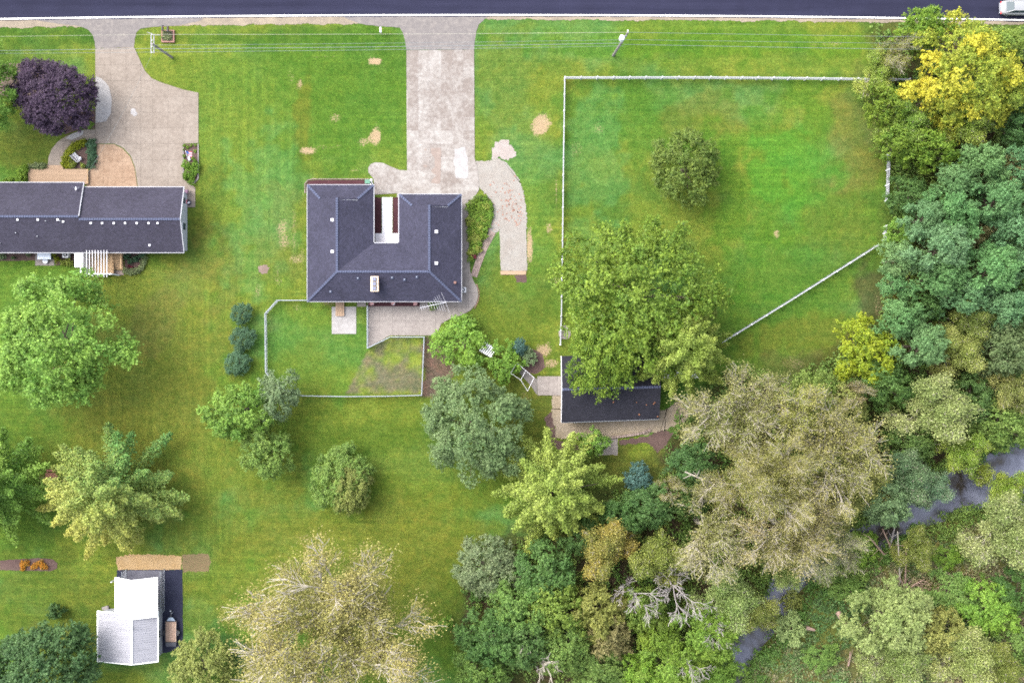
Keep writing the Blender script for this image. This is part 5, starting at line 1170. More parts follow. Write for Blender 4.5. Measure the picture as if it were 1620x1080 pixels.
gen_plumes(8.5, 14, 41, 'tier1', 74, 620, side=(-.6,-.75)); gen_plumes(7, 12, 42, 'tier2', 66, 560, ls=.21); gen_plumes(7, 12, 43, 'tier3', 58, 560, ls=.21)
def reg(key, R, h, bark=None, trunk_r=.25, **kw):
    (a, C) = gen_crown(R, h, kw.pop('seed'), **kw)
    me = leaf_mesh('leaves', *a); mb = gen_trunk(R, h, C, len(CROWN), trunk_r, z0f=kw.get('z0f',.22))
    t = bpy.data.meshes.new('trunk'); t.from_pydata(mb.v,[],mb.f); t.materials.append(bark or M_BARK)
    CROWN[key] = (me, t, R, h)
LUM = dict(nl=52, out=.13, lr=.21, nt=15, tr=.095, nlf=58, ls=0.272)
reg('big1', 9, 13, seed=1, **LUM); reg('big2', 9, 13, seed=2, **LUM)
#reg('plume1', 8.5, 14, seed=3, nl=58, lr=.20, nt=17, tr=.075, nlf=42, ls=0.240, elong=2.3, out=.15, pointed=.75, droop=.2, contrast=.6, side=(-.6,-.75), low=-.5)
#reg('plume2', 7, 12, seed=4, nl=52, lr=.20, nt=16, tr=.08, nlf=42, ls=0.232, elong=2.0, out=.12, pointed=.7, droop=.25, contrast=.55, low=-.5)
reg('plume3', 10, 14, seed=5, finger=1.7, pw=.17, nl=120, lr=.16, nt=13, tr=.068, nlf=35, ls=0.264, elong=1.9, out=.07, pointed=.7, droop=.1, contrast=.5, low=-.5)
reg('fine1', 7, 9, seed=6, nl=70, lr=.19, nt=16, tr=.075, nlf=45, ls=0.192, out=.06, elong=1.2, z0f=.12, droop=.15, contrast=.35, pointed=.3)
reg('fine2', 4.5, 6, seed=7, nl=60, lr=.22, nt=13, tr=.085, nlf=38, ls=0.176, out=.07, z0f=.10, contrast=.35, pointed=.3)
reg('med1', 5, 9, seed=8, nl=30, lr=.29, nt=13, tr=.11, nlf=48, ls=0.240, out=.10)
reg('med2', 5, 9, seed=9, nl=26, lr=.33, nt=14, tr=.11, nlf=48, ls=0.240, out=.14, elong=1.2)
reg('med3', 5, 8, seed=10, nl=40, lr=.23, nt=12, tr=.10, nlf=42, ls=0.216, out=.12, elong=1.3, pointed=.3)
reg('cloud1', 5.5, 12, seed=11, nl=24, lr=.33, nt=26, tr=.10, nlf=54, ls=0.216, out=.12, contrast=.7, flat=.5, bark=M_BARK)
reg('cloud2', 5, 11, seed=12, nl=19, lr=.36, nt=26, tr=.10, nlf=54, ls=0.208, out=.16, contrast=.7, flat=.5)
reg('gold', 8, 14, seed=13, nl=44, lr=.24, nt=24, tr=.075, nlf=48, ls=0.224, out=.12, contrast=.85, flat=.6, gpow=1.65)
reg('oak', 8, 12, seed=14, nl=95, lr=.19, nt=14, tr=.085, nlf=51, ls=0.256, out=.07, contrast=.4, elong=.9)
reg('small1', 2.6, 4.2, seed=15, nl=20, lr=.32, nt=10, tr=.13, nlf=35, ls=0.176, out=.12, z0f=.08, trunk_r=.07)
reg('small2', 2.6, 4.2, seed=16, nl=24, lr=.28, nt=10, tr=.12, nlf=35, ls=0.160, out=.10, z0f=.05, trunk_r=.06, elong=1.4, pointed=.4)
reg('shrub1', 1.0, 1.0, seed=17, nl=12, lr=.42, nt=8, tr=.20, nlf=22, ls=0.120, out=.10, z0f=.03, trunk_r=.03, low=-.2)
reg('shrub2', 1.0, 1.0, seed=18, nl=14, lr=.36, nt=7, tr=.20, nlf=22, ls=0.152, out=.14, z0f=.03, trunk_r=.03, low=-.2)
reg('blue', 1.8, 4.5, seed=19, nl=40, lr=.24, nt=9, tr=.12, nlf=29, ls=0.136, out=.05, z0f=.05, trunk_r=.07, elong=1.8, pointed=.8)

def gen_branchy(R, h, seed, key, limbs=8, kids=(6,6,5), leaves=13, ls=.26, spread=.34, r0=.42, minr=.034, bark=None, topup=.35, dead=False):
    r = random.Random(seed); mb = MB(); tips = []; zt = h*.33
    mb.tube([(0,0,-.3),(r.uniform(-.2,.2),r.uniform(-.2,.2),zt*.5),(r.uniform(-.3,.3),r.uniform(-.3,.3),zt),(r.uniform(-.5,.5),r.uniform(-.5,.5),h*.62)],[r0*1.2,r0,r0*.8,r0*.35],7)
    def grow(p, d, L, rad, lev):
        side = Vector((r.gauss(0,1),r.gauss(0,1),r.gauss(0,.6))); side = (side-d*side.dot(d)).normalized()
        q1 = p+d*L*.5+side*L*.07; q2 = p+(d+Vector((0,0,.10))).normalized()*L+side*L*.03
        mb.tube([p,q1,q2],[rad,rad*.72,max(rad*.42,minr*.7)], 5 if lev < 2 else 3, False)
        if lev == len(kids):
            tips.append((q1,d)); tips.append((q2,d)); return
        for k in range(kids[lev]):
            t = r.uniform(.3,1.0) if k else 1.0; b = p+(q1-p)*(t*2) if t < .5 else q1+(q2-q1)*(t*2-1)
            v = Vector((r.gauss(0,1),r.gauss(0,1),r.gauss(0,.75))); v = (v-d*v.dot(d)).normalized()
            nd = (d*r.uniform(.75,1.1)+v*r.uniform(.45,.95)+Vector((0,0,.14))).normalized()
            grow(b, nd, L*r.uniform(.46,.68), max(rad*.56,minr), lev+1)
    for k in range(limbs):
        a = 6.283*(k+r.uniform(-.3,.3))/limbs; el = r.uniform(.25,1.15) if k % 3 else r.uniform(.9,1.4)
        d = Vector((math.cos(a)*math.cos(el),math.sin(a)*math.cos(el),math.sin(el)))
        Lr = (R*math.cos(el)+(h-zt)*.62*math.sin(el))*r.uniform(.42,.58)
        grow(Vector((0,0,zt+r.uniform(0,.28)*h)), d, Lr, r0*.38, 0)
    t = bpy.data.meshes.new('trunk'); t.from_pydata(mb.v,[],mb.f); t.materials.append(bark or M_PALEBARK)
    if dead: CROWN[key] = (None, t, R, h); return
    rng = np.random.default_rng(seed); TP = np.array([p for p,_ in tips]); n = len(TP)
    I = np.repeat(np.arange(n), leaves); P0 = TP[I]+rng.normal(size=(len(I),3))*spread*np.array([1,1,.7])-np.array([0,0,.30])
    cell = fbm(TP[:,0]*.35+seed*3, TP[:,1]*.35+TP[:,2]*.2, 3)
    g = np.clip((cell[I]-.5)*2.2+.5+rng.normal(0,.15,len(I)),0,1)
    N = np.array([0,0,.7])+rng.normal(size=(len(I),3))*.5
    CROWN[key] = (leaf_mesh('leaves', P0, N, ls*rng.uniform(.6,1.3,len(I)), np.stack([rng.random(len(I)),g,g],1), rng), t, R, h)
gen_branchy(8, 15, 31, 'cotton1', kids=(6,6,5), leaves=8, ls=.18, spread=.40); gen_branchy(8, 15, 32, 'cotton2', kids=(6,6,5), limbs=7, leaves=6, ls=.22, spread=.40); gen_branchy(10, 15, 33, 'cotton3', limbs=12, kids=(6,6,6), leaves=14, ls=.145, spread=.42)
gen_branchy(7, 13, 34, 'twiggy1', kids=(6,6,6), leaves=5, ls=.18, spread=.4); gen_branchy(4.5, 10, 37, 'airy', limbs=7, kids=(5,5,4), leaves=24, ls=.19, r0=.2, spread=.36)
gen_branchy(4, 9, 35, 'dead1', limbs=6, kids=(4,4,3), dead=True, bark=M_GREYBARK, r0=.22, minr=.03); gen_branchy(4.5, 9, 36, 'dead2', limbs=5, kids=(3,4), dead=True, bark=M_PALEBARK, r0=.26, minr=.035)

PAL = {'maple':((.050,.125,.018),(.185,.255,.030)), 'fresh':((.070,.170,.028),(.190,.295,.050)), 'yelgreen':((.125,.205,.032),(.260,.310,.065)), 'gold':((.095,.175,.026),(.430,.370,.035)), 'sidegold':((.080,.185,.046),(.360,.345,.080)),
 'dusty':((.070,.130,.045),(.150,.205,.088)), 'greygreen':((0.095,0.158,0.074),(0.179,0.231,0.116)), 'locust':((.060,.142,.054),(.172,.300,.128)), 'dark':((.036,.088,.022),(.090,.155,.038)), 'darkblue':((.034,.084,.030),(.078,.138,.046)),
 'olive':((.115,.150,.036),(.225,.245,.068)), 'browno':((0.143,0.143,0.050),(0.264,0.220,0.099)), 'tan':((.185,.180,.055),(.280,.245,.100)), 'tanyel':((.200,.195,.055),(.300,.260,.090)), 'bright':((.080,.165,.022),(.180,.260,.035)), 'vivid':((.066,.155,.022),(.165,.270,.034)),
 'purple':((.028,.017,.036),(.062,.040,.070)), 'mid':((.066,.135,.026),(.150,.215,.045)), 'lightol':((.150,.205,.055),(.270,.310,.110)), 'paddock':((.050,.105,.020),(.150,.195,.035)), 'orange':((.140,.170,.038),(.290,.250,.055)), 'ygbr':((.085,.165,.016),(.235,.285,.022)),
 'pale':((0.114,0.162,0.066),(0.198,0.228,0.114)), 'yelhedge':((0.114,0.162,0.009),(0.216,0.228,0.012)), 'teal':((.040,.092,.050),(.080,.150,.080)), 'bluespr':((0.035,0.085,0.075),(0.075,0.140,0.120)), 'crimson':((.14,.015,.04),(.22,.03,.07)), 'flower':((.10,.15,.03),(.55,.19,.012)), 'bedmix':((.10,.17,.025),(.30,.33,.07)), 'marsh':((0.072,0.136,0.040),(0.240,0.192,0.112))}
RT = random.Random(11)
def tree(name, px, py, rx, ry, h, key, pal, label, group=None, cat='tree', rot=None, parts=('crown','trunk'), zf=.6, woods=False):
    me, tm, R, h0 = CROWN[key]; z = zf*h; q = P(px, py, z); f = (H-z)/H/K
    gz = float(ground_z(np.array([q.x]), np.array([q.y]))[0])
    root = thing(name, label, cat, (q.x, q.y, gz-.02), group)
    root.scale = (rx*f/R, ry*f/R, h/h0)
    root.rotation_euler.z = rot if rot is not None else (RT.uniform(0,6.28) if abs(rx-ry) < .12*rx else 0)
    if me is not None:
        c = bpy.data.objects.new(parts[0], me); COL.objects.link(c); c.parent = root
        a, b = PAL[pal]; j = RT.uniform(.9,1.1)
        jr, jb = (RT.uniform(.90,1.12), RT.uniform(.82,1.15)) if woods else (1.0, 1.0)
        c['tint_a'] = [a[0]*j*jr, a[1]*j, a[2]*j*jb]; c['tint_b'] = [b[0]*j*jr, b[1]*j, b[2]*j*jb]
    t = bpy.data.objects.new(parts[1], tm); COL.objects.link(t); t.parent = root
    return root

# ------------------------------------------------------------------ trees on the lawns
tree('shade_tree', 96,544,110,100,12,'big1','fresh','large bright green tree behind the left house')
tree('purple_tree', 82,152,64,57,6.5,'oak','purple','dark purple leaved tree beside the left driveway', rot=0)
tree('shade_tree', -34,135,60,70,10,'big2','fresh','bright green tree cut by the left edge beside the purple tree')
tree('maple_tree', 160,784,122,106,13,'tier1','sidegold','plume branched tree, yellow on one side, above the sand strip', rot=0)
tree('maple_tree', -26,778,100,100,13,'tier2','fresh','plume branched green tree cut by the left edge')
tree('oak_tree', 58,1064,92,72,11,'oak','darkblue','dark blue green tree at the bottom left corner', rot=.6)
tree('round_tree', 318,1058,54,52,6,'fine2','olive','round olive tree right of the metal shed at the bottom edge')
tree('cottonwood_tree', 524,992,205,160,15,'cotton3','tanyel','wide sparse yellowish tree with pale twigs at the bottom edge', rot=.5)
tree('shade_tree', 377,650,47,52,8,'med1','fresh','bright green tree, leftmost of the cluster at the chain link corner')
tree('shade_tree', 440,625,37,35,7,'med3','greygreen','grey green tree covering the chain link fence corner')
tree('shade_tree', 424,710,42,46,6,'med2','mid','loose dark green tree, lowest of the cluster at the chain link corner')
tree('round_tree', 540,757,46,52,4.5,'fine2','mid','round dark green shrub in the open lower lawn')
tree('round_tree', 556,772,30,42,5,'fine2','olive','olive bush grown into the round shrub of the lower lawn')
tree('round_tree', 752,675,85,88,9,'fine1','dusty','big round dusty green tree below the bare dirt patch', rot=1.0)
tree('maple_tree', 876,776,98,102,12,'tier3','yelgreen','light yellow green tree below the garage gravel', rot=2.0)
tree('maple_tree', 1010,468,112,126,13,'plume3','maple','large deep green maple over the paddock fence and garage', rot=.3)
tree('maple_tree', 962,548,76,56,10,'plume3','maple','lower green maple leaning over the black garage roof', rot=1.3)
tree('maple_tree', 1086,552,86,84,15,'tier2','yelgreen','pale yellow green maple at the right of the garage', rot=3.0)
tree('paddock_tree', 1086,262,57,56,7,'fine2','paddock','lone round olive green tree standing inside the paddock')
tree('bush', 728,540,43,41,3.5,'small1','vivid','vivid green bush at the lower right end of the patio')
tree('bush', 800,570,30,34,3.0,'small2','vivid','vine covered bush between the two white arbors', cat='bush')
tree('conifer', 822,548,11,13,3.0,'blue','bluespr','small blue green conifer in the mulch near the garage ramp', cat='conifer')
tree('bush', 835,565,14,15,1.6,'small2','greygreen','small grey shrub in the mulch beside the blue conifer', cat='bush')
for (x,y,rx,ry,l) in ((381,496,17,17,'topmost'),(383,535,20,19,'middle'),(376,574,20,20,'lowest')):
    tree('round_shrub', x,y,rx,ry,1.9,'fine2','teal',f'{l} of three dark teal round shrubs on the left lawn','three round shrubs', cat='shrub')
tree('round_shrub', 87,967,13,12,2.0,'shrub2','darkblue','small dark shrub on the lawn left of the shed', cat='shrub')
tree('bush', 380,1040,16,22,3,'small1','darkblue','dark bush under the yellowish cottonwood by the round olive tree', cat='bush')
tree('bush', 706,985,12,10,.8,'shrub2','vivid','tiny green plant alone on the lawn left of the thicket', cat='plant')
tree('bush', 940,700,22,24,5,'small2','fresh','light green sapling at the scalloped block wall', cat='tree')
ORD = 'first second third fourth fifth sixth seventh eighth ninth tenth eleventh twelfth thirteenth fourteenth fifteenth sixteenth seventeenth eighteenth nineteenth twentieth'.split()
def plants(lst, pal, label, group, key='shrub1', h=.6, cat='plant', name='garden_plant', zf=.5):
    sx = max(p[0] for p in lst)-min(p[0] for p in lst); sy = max(p[1] for p in lst)-min(p[1] for p in lst)
    lst = sorted(lst, key=lambda p: p[0] if sx > sy else p[1])
    for i, (x,y,rr_) in enumerate(lst):
        lb = label if len(lst) == 1 else f"{label}, {ORD[i]} from {'the left' if sx > sy else 'the top'}"
        tree(name, x,y,rr_,rr_,h*RT.uniform(.85,1.2),key if RT.random() < .6 else ('shrub2' if key == 'shrub1' else key),pal,lb,group,cat,parts=('foliage','stem'),zf=zf)
plants([(131,225.5,6),(124,228,6.5),(117,232,6.5),(111,238,6.5),(106,245,6),(103,252,6),(102,259,6),(108,262,6)],'yelhedge','yellow green hedge plant edging the bench island','hedge plants of the bench island')
plants([(145,226,7),(144.5,233,7),(145,240,7),(145,247,7),(145,254,7),(144,261,6.5)],'teal','blue green hedge plant on the driveway side of the bench island','hedge plants beside the tan forecourt',h=.8)
plants([(114,262,4.5),(118,258,4),(131,262,4),(112,253,3)],'bedmix','small leafy plant in the mulch around the white bench','plants round the bench')
plants([(128.5,199,5.5),(141.5,197.5,6)],'vivid','round green shrub in the mulch under the purple tree','shrubs under the purple tree',h=.9)
plants([(48,264,5),(55,263,5.5),(62,262.5,5.5),(69,262.5,5)],'pale','pale variegated plant along the front deck','pale plants at the deck',h=.6)
plants([(35,272,8),(36,281,8),(41,265,5),(30,284,5)],'bright','bright green shrub at the left end of the front deck','shrubs at the deck end',h=1.0)
plants([(15,285,5),(8,287,4)],'bright','low green plant against the front wall of the left house','plants at the front wall',h=.5)
plants([(291.5,230.5,2.6),(297,233,2.8),(302.5,230.5,2),(309,230.3,1.8),(308.5,239.3,2.6),(291.6,247,2.6),(305.5,251,2.8),(291,237,1.8)],'bright','tiny lime green plant in the narrow bed by the drive','small plants of the narrow bed',h=.3)
plants([(294,261,6.5),(299,263,5),(309,261,5.5),(309,256,3.5),(309,270,6.5),(304,267,4.5),(297,275,6.5),(302,279,6),(294,281,4.5),(303,288,5.5)],'vivid','leafy green shrub in the lower half of the narrow bed','shrubs of the narrow bed',h=.8)
plants([(91,411,5),(85,403,4)],'yelhedge','rounded yellow green shrub next to the paver pad','shrubs by the paver pad',h=.8)
plants([(99.5,415.5,4.5),(107,414.5,6),(114,416,3.5)],'bedmix','leafy plant in the bed left of the white awning','plants left of the awning',h=.6)
plants([(3,405,6),(21,408,3),(45,402,4)],'greygreen','grey green plant in the strip bed behind the left house','plants of the strip bed',h=.6)
plants([(200,405,6),(206,413,4.5),(214,410,5),(225,403,6)],'teal','blue green plant in the bed right of the pergola','plants right of the pergola',h=.7)
plants([(199,429,5),(205,430.5,5),(212,430,5),(218,427,5),(224,422,5),(227,415,5),(228.5,408,5)],'pale','pale hosta edging the bed right of the pergola','hosta edge right of the pergola',h=.5)
plants([(204,421,2.2),(209,423,2)],'crimson','tiny red flower in the bed right of the pergola','red flowers right of the pergola',h=.4)
plants([(36,892,5.5),(42,890,5),(36,899,4),(57,893,5),(64,890,5),(67,895,5),(73,897,3.5),(52,897,4)],'flower','orange flowering plant in the long bed at the left edge','orange flowers at the left edge',h=.4)
r = random.Random(4); lst = []
bedp = [(744,316),(760,310),(774,318),(779,330),(775,352),(768,370),(758,392),(751,404),(745,400),(743,360)]
while len(lst) < 46:
    x = r.uniform(742,780); y = r.uniform(309,405)
    if bool(inpoly(np.array([x]),np.array([y]),bedp)[0]) and all(math.hypot(x-a,y-b) > 5.0 for a,b,_ in lst): lst.append((x,y,r.uniform(4.5,7.5)))
struct('mulch_bed', MB().prism(W(ragged([(743,316),(760,308.5),(776,318),(781,330),(776,355),(769,372),(757,397),(750,411),(744,405),(742,360)],.6,5,3)),-.05,.03), M_MULCH)
plants(lst[:17],'bright','bright green plant in the flower bed east of the main house','bright plants of the east bed',h=.7)
plants(lst[17:33],'vivid','deep green plant in the flower bed east of the main house','deep green plants of the east bed',h=.6)
plants(lst[33:],'bedmix','yellowish plant in the flower bed east of the main house','yellowish plants of the east bed',h=.6)
plants([(749.5,403.5,5)],'crimson','dark red plant at the lower tip of the east flower bed',None,h=.6)
plants([(744.5,409,5.5)],'bright','lime plant beside the dark red plant on the east walk',None,h=.5)
plants([(686,481,8.5)],'bright','round lime bush under the white antenna at the rear wall',None,h=.8,cat='bush',name='round_shrub')
pa, pb_ = PLANTER
plants([(261,53,4),(268,53,4),(261,60,4.5),(268,60,4.5)],'pale','pale plant growing in the square timber planter','plants in the planter',h=.5)

# ------------------------------------------------------------------ woodland and creek side
G1, G2, G3 = 'blue green woodland trees', 'woodland trees along the creek', 'thicket at the bottom edge'
for a in [
 # golden corner
 ('maple_tree',1526,118,88,84,14,'gold','gold','golden yellow tree at the road beneath the white car'),
 ('shade_tree',1459,50,40,32,10,'med2','maple','green tree reaching over the white road edge line'),
 ('shade_tree',1416,84,32,36,9,'twiggy1','olive','thin twiggy tree at the top left of the golden tree'),
 ('shade_tree',1386,118,30,34,7,'airy','yelgreen','sparse yellow green tree over the end of the roadside rail fence'),
 ('shade_tree',1402,172,32,36,8,'med3','maple','green tree at the paddock edge left of the golden tree'),
 ('shade_tree',1432,196,42,36,9,'airy','yelgreen','light green tree below left of the golden tree'),
 ('shade_tree',1424,224,38,30,8,'med1','maple','deep green tree above the short white fence'),
 ('shade_tree',1468,238,44,34,9,'med3','maple','leafy green tree directly below the golden tree'),
 ('shade_tree',1522,200,42,34,11,'airy','yelgreen','yellow olive tree at the lower side of the golden tree'),
 ('shade_tree',1600,150,34,36,11,'cloud2','yelgreen','yellow green tree right of the golden tree at the frame edge'),
 ('shade_tree',1480,150,34,36,12,'cloud2','gold','yellow crowned tree at the left shoulder of the golden tree'),
 ('shade_tree',1576,84,42,32,12,'cloud1','yelgreen','yellow green tree between the golden tree and the car'),
 ('shade_tree',1632,62,26,22,8,'med1','dark','dark tree at the road by the right edge'),
 ('shade_tree',1632,110,34,36,9,'med1','darkblue','dark blue green tree at the right edge below the car'),
 ('shade_tree',1620,200,44,40,9,'med2','darkblue','shaded dark tree at the right edge below the golden tree'),
 # locusts
 ('locust_tree',1548,262,36,34,12,'cloud1','locust','blue green tree below the yellow olive tree, first of the locust stand',G1),
 ('locust_tree',1614,258,36,36,12,'cloud2','locust','blue green tree touching the right edge in the upper stand',G1),
 ('locust_tree',1510,290,36,30,11,'cloud2','locust','blue green tree right of the fence side bush',G1),
 ('locust_tree',1569,322,42,36,13,'cloud1','locust','pale topped blue green tree right of the dark woodland gap',G1),
 ('locust_tree',1506,350,42,38,13,'cloud2','locust','pale blue green tree level with the white gate section',G1),
 ('locust_tree',1458,346,30,26,10,'cloud1','locust','small blue green tree next to the fence side bush',G1),
 ('locust_tree',1606,366,44,40,13,'cloud1','locust','broad blue green tree at the right edge level with the gate',G1),
 ('locust_tree',1423,410,34,30,10,'cloud2','locust','blue green tree just right of the slanting fence end',G1),
 ('locust_tree',1480,396,48,40,14,'cloud1','locust','tallest pale blue green tree in the middle of the locust stand',G1),
 ('locust_tree',1485,440,44,36,13,'cloud2','locust','blue green tree below the tallest locust',G1),
 ('locust_tree',1558,430,48,42,13,'cloud1','locust','wide blue green tree on the right of the tallest locust',G1),
 ('locust_tree',1526,468,42,34,12,'cloud2','locust','blue green tree at the lower middle of the locust stand',G1),
 ('locust_tree',1414,448,24,22,8,'cloud2','locust','small blue green tree at the brown bare patch',G1),
 ('locust_tree',1580,482,38,34,11,'cloud1','locust','blue green tree at the lower right of the locust stand',G1),
 ('locust_tree',1424,504,36,30,10,'cloud2','locust','blue green tree above the vivid yellow green tree',G1),
 ('locust_tree',1454,548,42,36,11,'cloud1','locust','blue green tree right of the vivid yellow green tree',G1),
 ('locust_tree',1622,420,36,40,11,'cloud2','locust','blue green tree cut by the right edge below the broad one',G1),
 ('shade_tree',1592,274,28,26,10,'airy','browno','brownish olive tree among the upper locust trees'),
 ('shade_tree',1546,372,24,24,9,'airy','browno','small brownish tree in the gap of the locust stand'),
 ('shade_tree',1529,502,42,34,10,'airy','olive','olive brown tree at the lower end of the locust stand'),
 ('shade_tree',1442,462,22,14,7,'airy','orange','small yellowish tree under the locust stand'),
 ('bush',1440,312,38,32,5,'med3','dark','dark bush leaning over the broken paddock fence'),
 ('bush',1424,372,24,28,4,'small2','vivid','bright green bush beside the white gate section'),
 ('shade_tree',1456,484,34,26,8,'med3','dark','dark green tree below the blue green stand at the brown patch'),
 ('shade_tree',1612,462,34,40,9,'med1','dark','dark tree at the right edge below the locust stand'),
 ('shade_tree',1490,312,28,24,8,'med1','dark','shaded dark tree between the fence side bush and the locust trees'),
 ('shade_tree',1622,320,28,24,8,'med1','darkblue','shaded dark tree at the right edge between the locust trees'),
 # middle belt
 ('shade_tree',1371,558,48,52,8,'med2','ygbr','vivid yellow green tree standing at the lawn corner of the woods'),
 ('shade_tree',1512,556,40,38,10,'airy','lightol','light olive tree right of the lower blue green trees'),
 ('shade_tree',1584,550,48,44,10,'fine2','dusty','dusty spiky green tree near the right edge'),
 ('shade_tree',1290,622,42,38,7,'med1','mid','mid green tree at the foot of the slanting fence lawn'),
 ('shade_tree',1396,608,48,40,8,'med3','dark','dark green tree directly below the vivid yellow green tree'),
 ('shade_tree',1335,640,36,34,8,'med3','olive','muted olive tree left of the dark green tree'),
 ('shade_tree',1478,646,70,50,11,'airy','lightol','yellow olive tree above the creek bend',G2),
 ('shade_tree',1540,630,34,34,8,'med3','dark','dark tree with rusty flecks above the creek'),
 ('shade_tree',1598,616,38,36,10,'airy','olive','olive tree at the right edge above the creek'),
 ('shade_tree',1584,672,54,40,8,'med3','mid','green tree overhanging the far reach of the creek'),
 ('shade_tree',1520,714,38,34,9,'airy','yelgreen','light yellow green tree leaning over the open creek'),
 ('shade_tree',1440,700,40,32,7,'med1','dark','dark green tree on the creek bank above the bend'),
 ('shade_tree',1432,752,48,40,9,'airy','greygreen','grey green tree on the inside of the creek bend'),
 ('shade_tree',1398,790,42,40,9,'fine2','greygreen','grey green tree covering the creek bend'),
 ('shade_tree',1348,620,26,22,10,'twiggy1','tan','bare twigged tree reaching toward the dark green tree'),
 # cottonwoods
 ('cottonwood_tree',1162,648,96,82,14,'cotton1','tan','sparse tan tree with pale twigs right of the garage'),
 ('cottonwood_tree',1262,664,66,62,15,'cotton2','tanyel','sparse yellowish tree right of the garage side tan tree'),
 ('cottonwood_tree',1318,712,96,90,16,'cotton1','tanyel','tall yellowish sparse tree in the centre of the creek wood'),
 ('cottonwood_tree',1205,752,100,84,16,'cotton3','tan','broad tan sparse tree over the fallen pale trunk'),
 ('cottonwood_tree',1120,838,86,70,14,'cotton2','tan','sparse tan tree left of the lower creek'),
 ('cottonwood_tree',1248,838,92,80,15,'cotton1','tan','sparse tan tree hanging over the lower creek water'),
 ('cottonwood_tree',1316,880,56,52,11,'twiggy1','lightol','twiggy light green tree at the right side of the lower creek'),
 ('shade_tree',1350,778,50,54,11,'airy','olive','olive tree between the tall yellowish tree and the bend'),
 ('bush',1096,736,42,34,5,'med1','dark','dark green bush left of the pale fallen trunk'),
 ('conifer',1010,756,20,24,5,'blue','bluespr','blue green conifer at the edge of the lower wood'),
 ('shade_tree',1030,798,40,34,7,'med1','dark','dark tree below the blue green conifer'),
 ('shade_tree',985,820,36,34,6,'med2','dark','dark tree right of the light yellow green lawn tree'),
 ('shade_tree',1082,790,38,30,7,'med3','dark','dark understorey tree left of the broad tan tree'),
 ('shade_tree',1060,770,26,22,9,'twiggy1','tan','small twiggy tan tree beside the blue green conifer'),
 # thicket
 ('round_tree',771,896,48,50,6,'fine2','greygreen','round grey green tree at the left corner of the thicket'),
 ('shade_tree',862,910,52,46,8,'med1','dark','dark green tree below the light yellow green lawn tree',G3),
 ('shade_tree',826,956,48,46,8,'med2','mid','mid green tree, lower right of the round grey green tree',G3),
 ('shade_tree',880,958,50,44,9,'med3','mid','leafy green tree in the heart of the thicket',G3),
 ('shade_tree',776,1004,48,52,8,'med1','dark','dark tree at the lawn side of the thicket near the bottom edge',G3),
 ('shade_tree',830,1012,44,40,8,'med2','dark','dark tree above the bare dead tree at the bottom edge',G3),
 ('shade_tree',898,1018,46,42,8,'med3','mid','green tree right of the bare dead tree',G3),
 ('shade_tree',760,1066,42,40,7,'med2','mid','green tree at the bottom edge left of the bare dead tree',G3),
 ('shade_tree',944,966,46,42,9,'med2','olive','olive green tree right of the thicket heart',G3),
 ('shade_tree',966,998,42,38,8,'med3','browno','brownish green tree left of the lime green trees',G3),
 ('shade_tree',1018,962,38,34,9,'med1','mid','green tree between the two grey dead trees',G3),
 ('shade_tree',958,866,46,46,10,'airy','orange','orange yellow tree right of the light yellow green lawn tree'),
 ('shade_tree',920,850,30,30,7,'med3','dark','dark tree wedged beside the orange yellow tree'),
 ('shade_tree',1042,884,48,44,10,'airy','olive','soft olive tree right of the orange yellow tree'),
 ('shade_tree',1150,945,54,48,10,'airy','lightol','pale olive tree left of the open pool'),
 ('shade_tree',1196,968,36,34,9,'airy','olive','olive tree right above the open pool'),
 ('shade_tree',1116,1004,56,46,10,'cloud1','bright','lime green tree left of the open pool'),
 ('shade_tree',1042,1000,38,34,9,'cloud2','bright','lime green tree below the grey dead trees'),
 ('shade_tree',1068,1056,54,42,9,'cloud1','bright','lime green tree at the bottom edge by the creek'),
 ('shade_tree',1018,1066,34,32,8,'cloud2','bright','small lime green tree at the bottom edge'),
 ('shade_tree',1136,1064,36,30,7,'cloud2','vivid','green tree at the bottom edge beside the narrow creek'),
 ('shade_tree',950,1056,48,34,6,'med1','mid','low green tree at the bottom edge left of the lime trees'),
 ('dead_tree',862,1054,62,56,12,'dead2','tan','bare pale dead tree with spreading limbs at the bottom edge'),
 ('dead_tree',1066,926,50,50,13,'dead1','tan','leafless grey tree above the lime green trees'),
 ('dead_tree',1002,938,44,40,12,'dead1','tan','leafless grey tree left of its grey neighbour in the thicket'),
 ('dead_tree',1126,984,32,28,12,'dead1','tan','bare grey branches rising through the lime green tree'),
 ('dead_tree',1084,1046,34,30,12,'dead1','tan','bare grey branches at the bottom edge among lime trees'),
 ('shade_tree',1470,770,34,30,8,'airy','greygreen','thin grey green tree leaning out over the bend of the creek'),
 ('shade_tree',1300,838,44,40,11,'airy','olive','olive tree under the sparse tan trees beside the water'),
 ('shade_tree',1246,900,34,30,9,'airy','lightol','light tree between the sparse tan trees and the pool'),
 # far bank
 ('shade_tree',1590,838,62,58,11,'airy','lightol','light olive tree on the far bank at the right edge'),
 ('shade_tree',1596,772,36,34,9,'airy','yelgreen','yellow green tree over the dark water at the right edge'),
 ('shade_tree',1408,980,66,58,10,'cloud1','lightol','pale olive tree on the far bank with a dead log beside'),
 ('shade_tree',1418,1036,56,46,9,'airy','lightol','pale olive tree at the bottom edge on the far bank'),
 ('shade_tree',1528,1036,66,46,9,'airy','lightol','soft yellow olive tree at the bottom right'),
 ('shade_tree',1478,1000,44,40,8,'med3','olive','olive tree between the two pale olive trees of the far bank'),
 ('shade_tree',1576,1052,46,38,9,'airy','olive','olive tree at the bottom right corner'),
 ('shade_tree',1564,962,46,44,6,'med1','vivid','green tree in the lower right wood'),
 ('shade_tree',1508,940,44,36,4,'med3','mid','low green tree in the hollow of the far bank'),
 ('shade_tree',1612,940,34,38,7,'med1','dark','dark tree at the right edge on the far bank'),
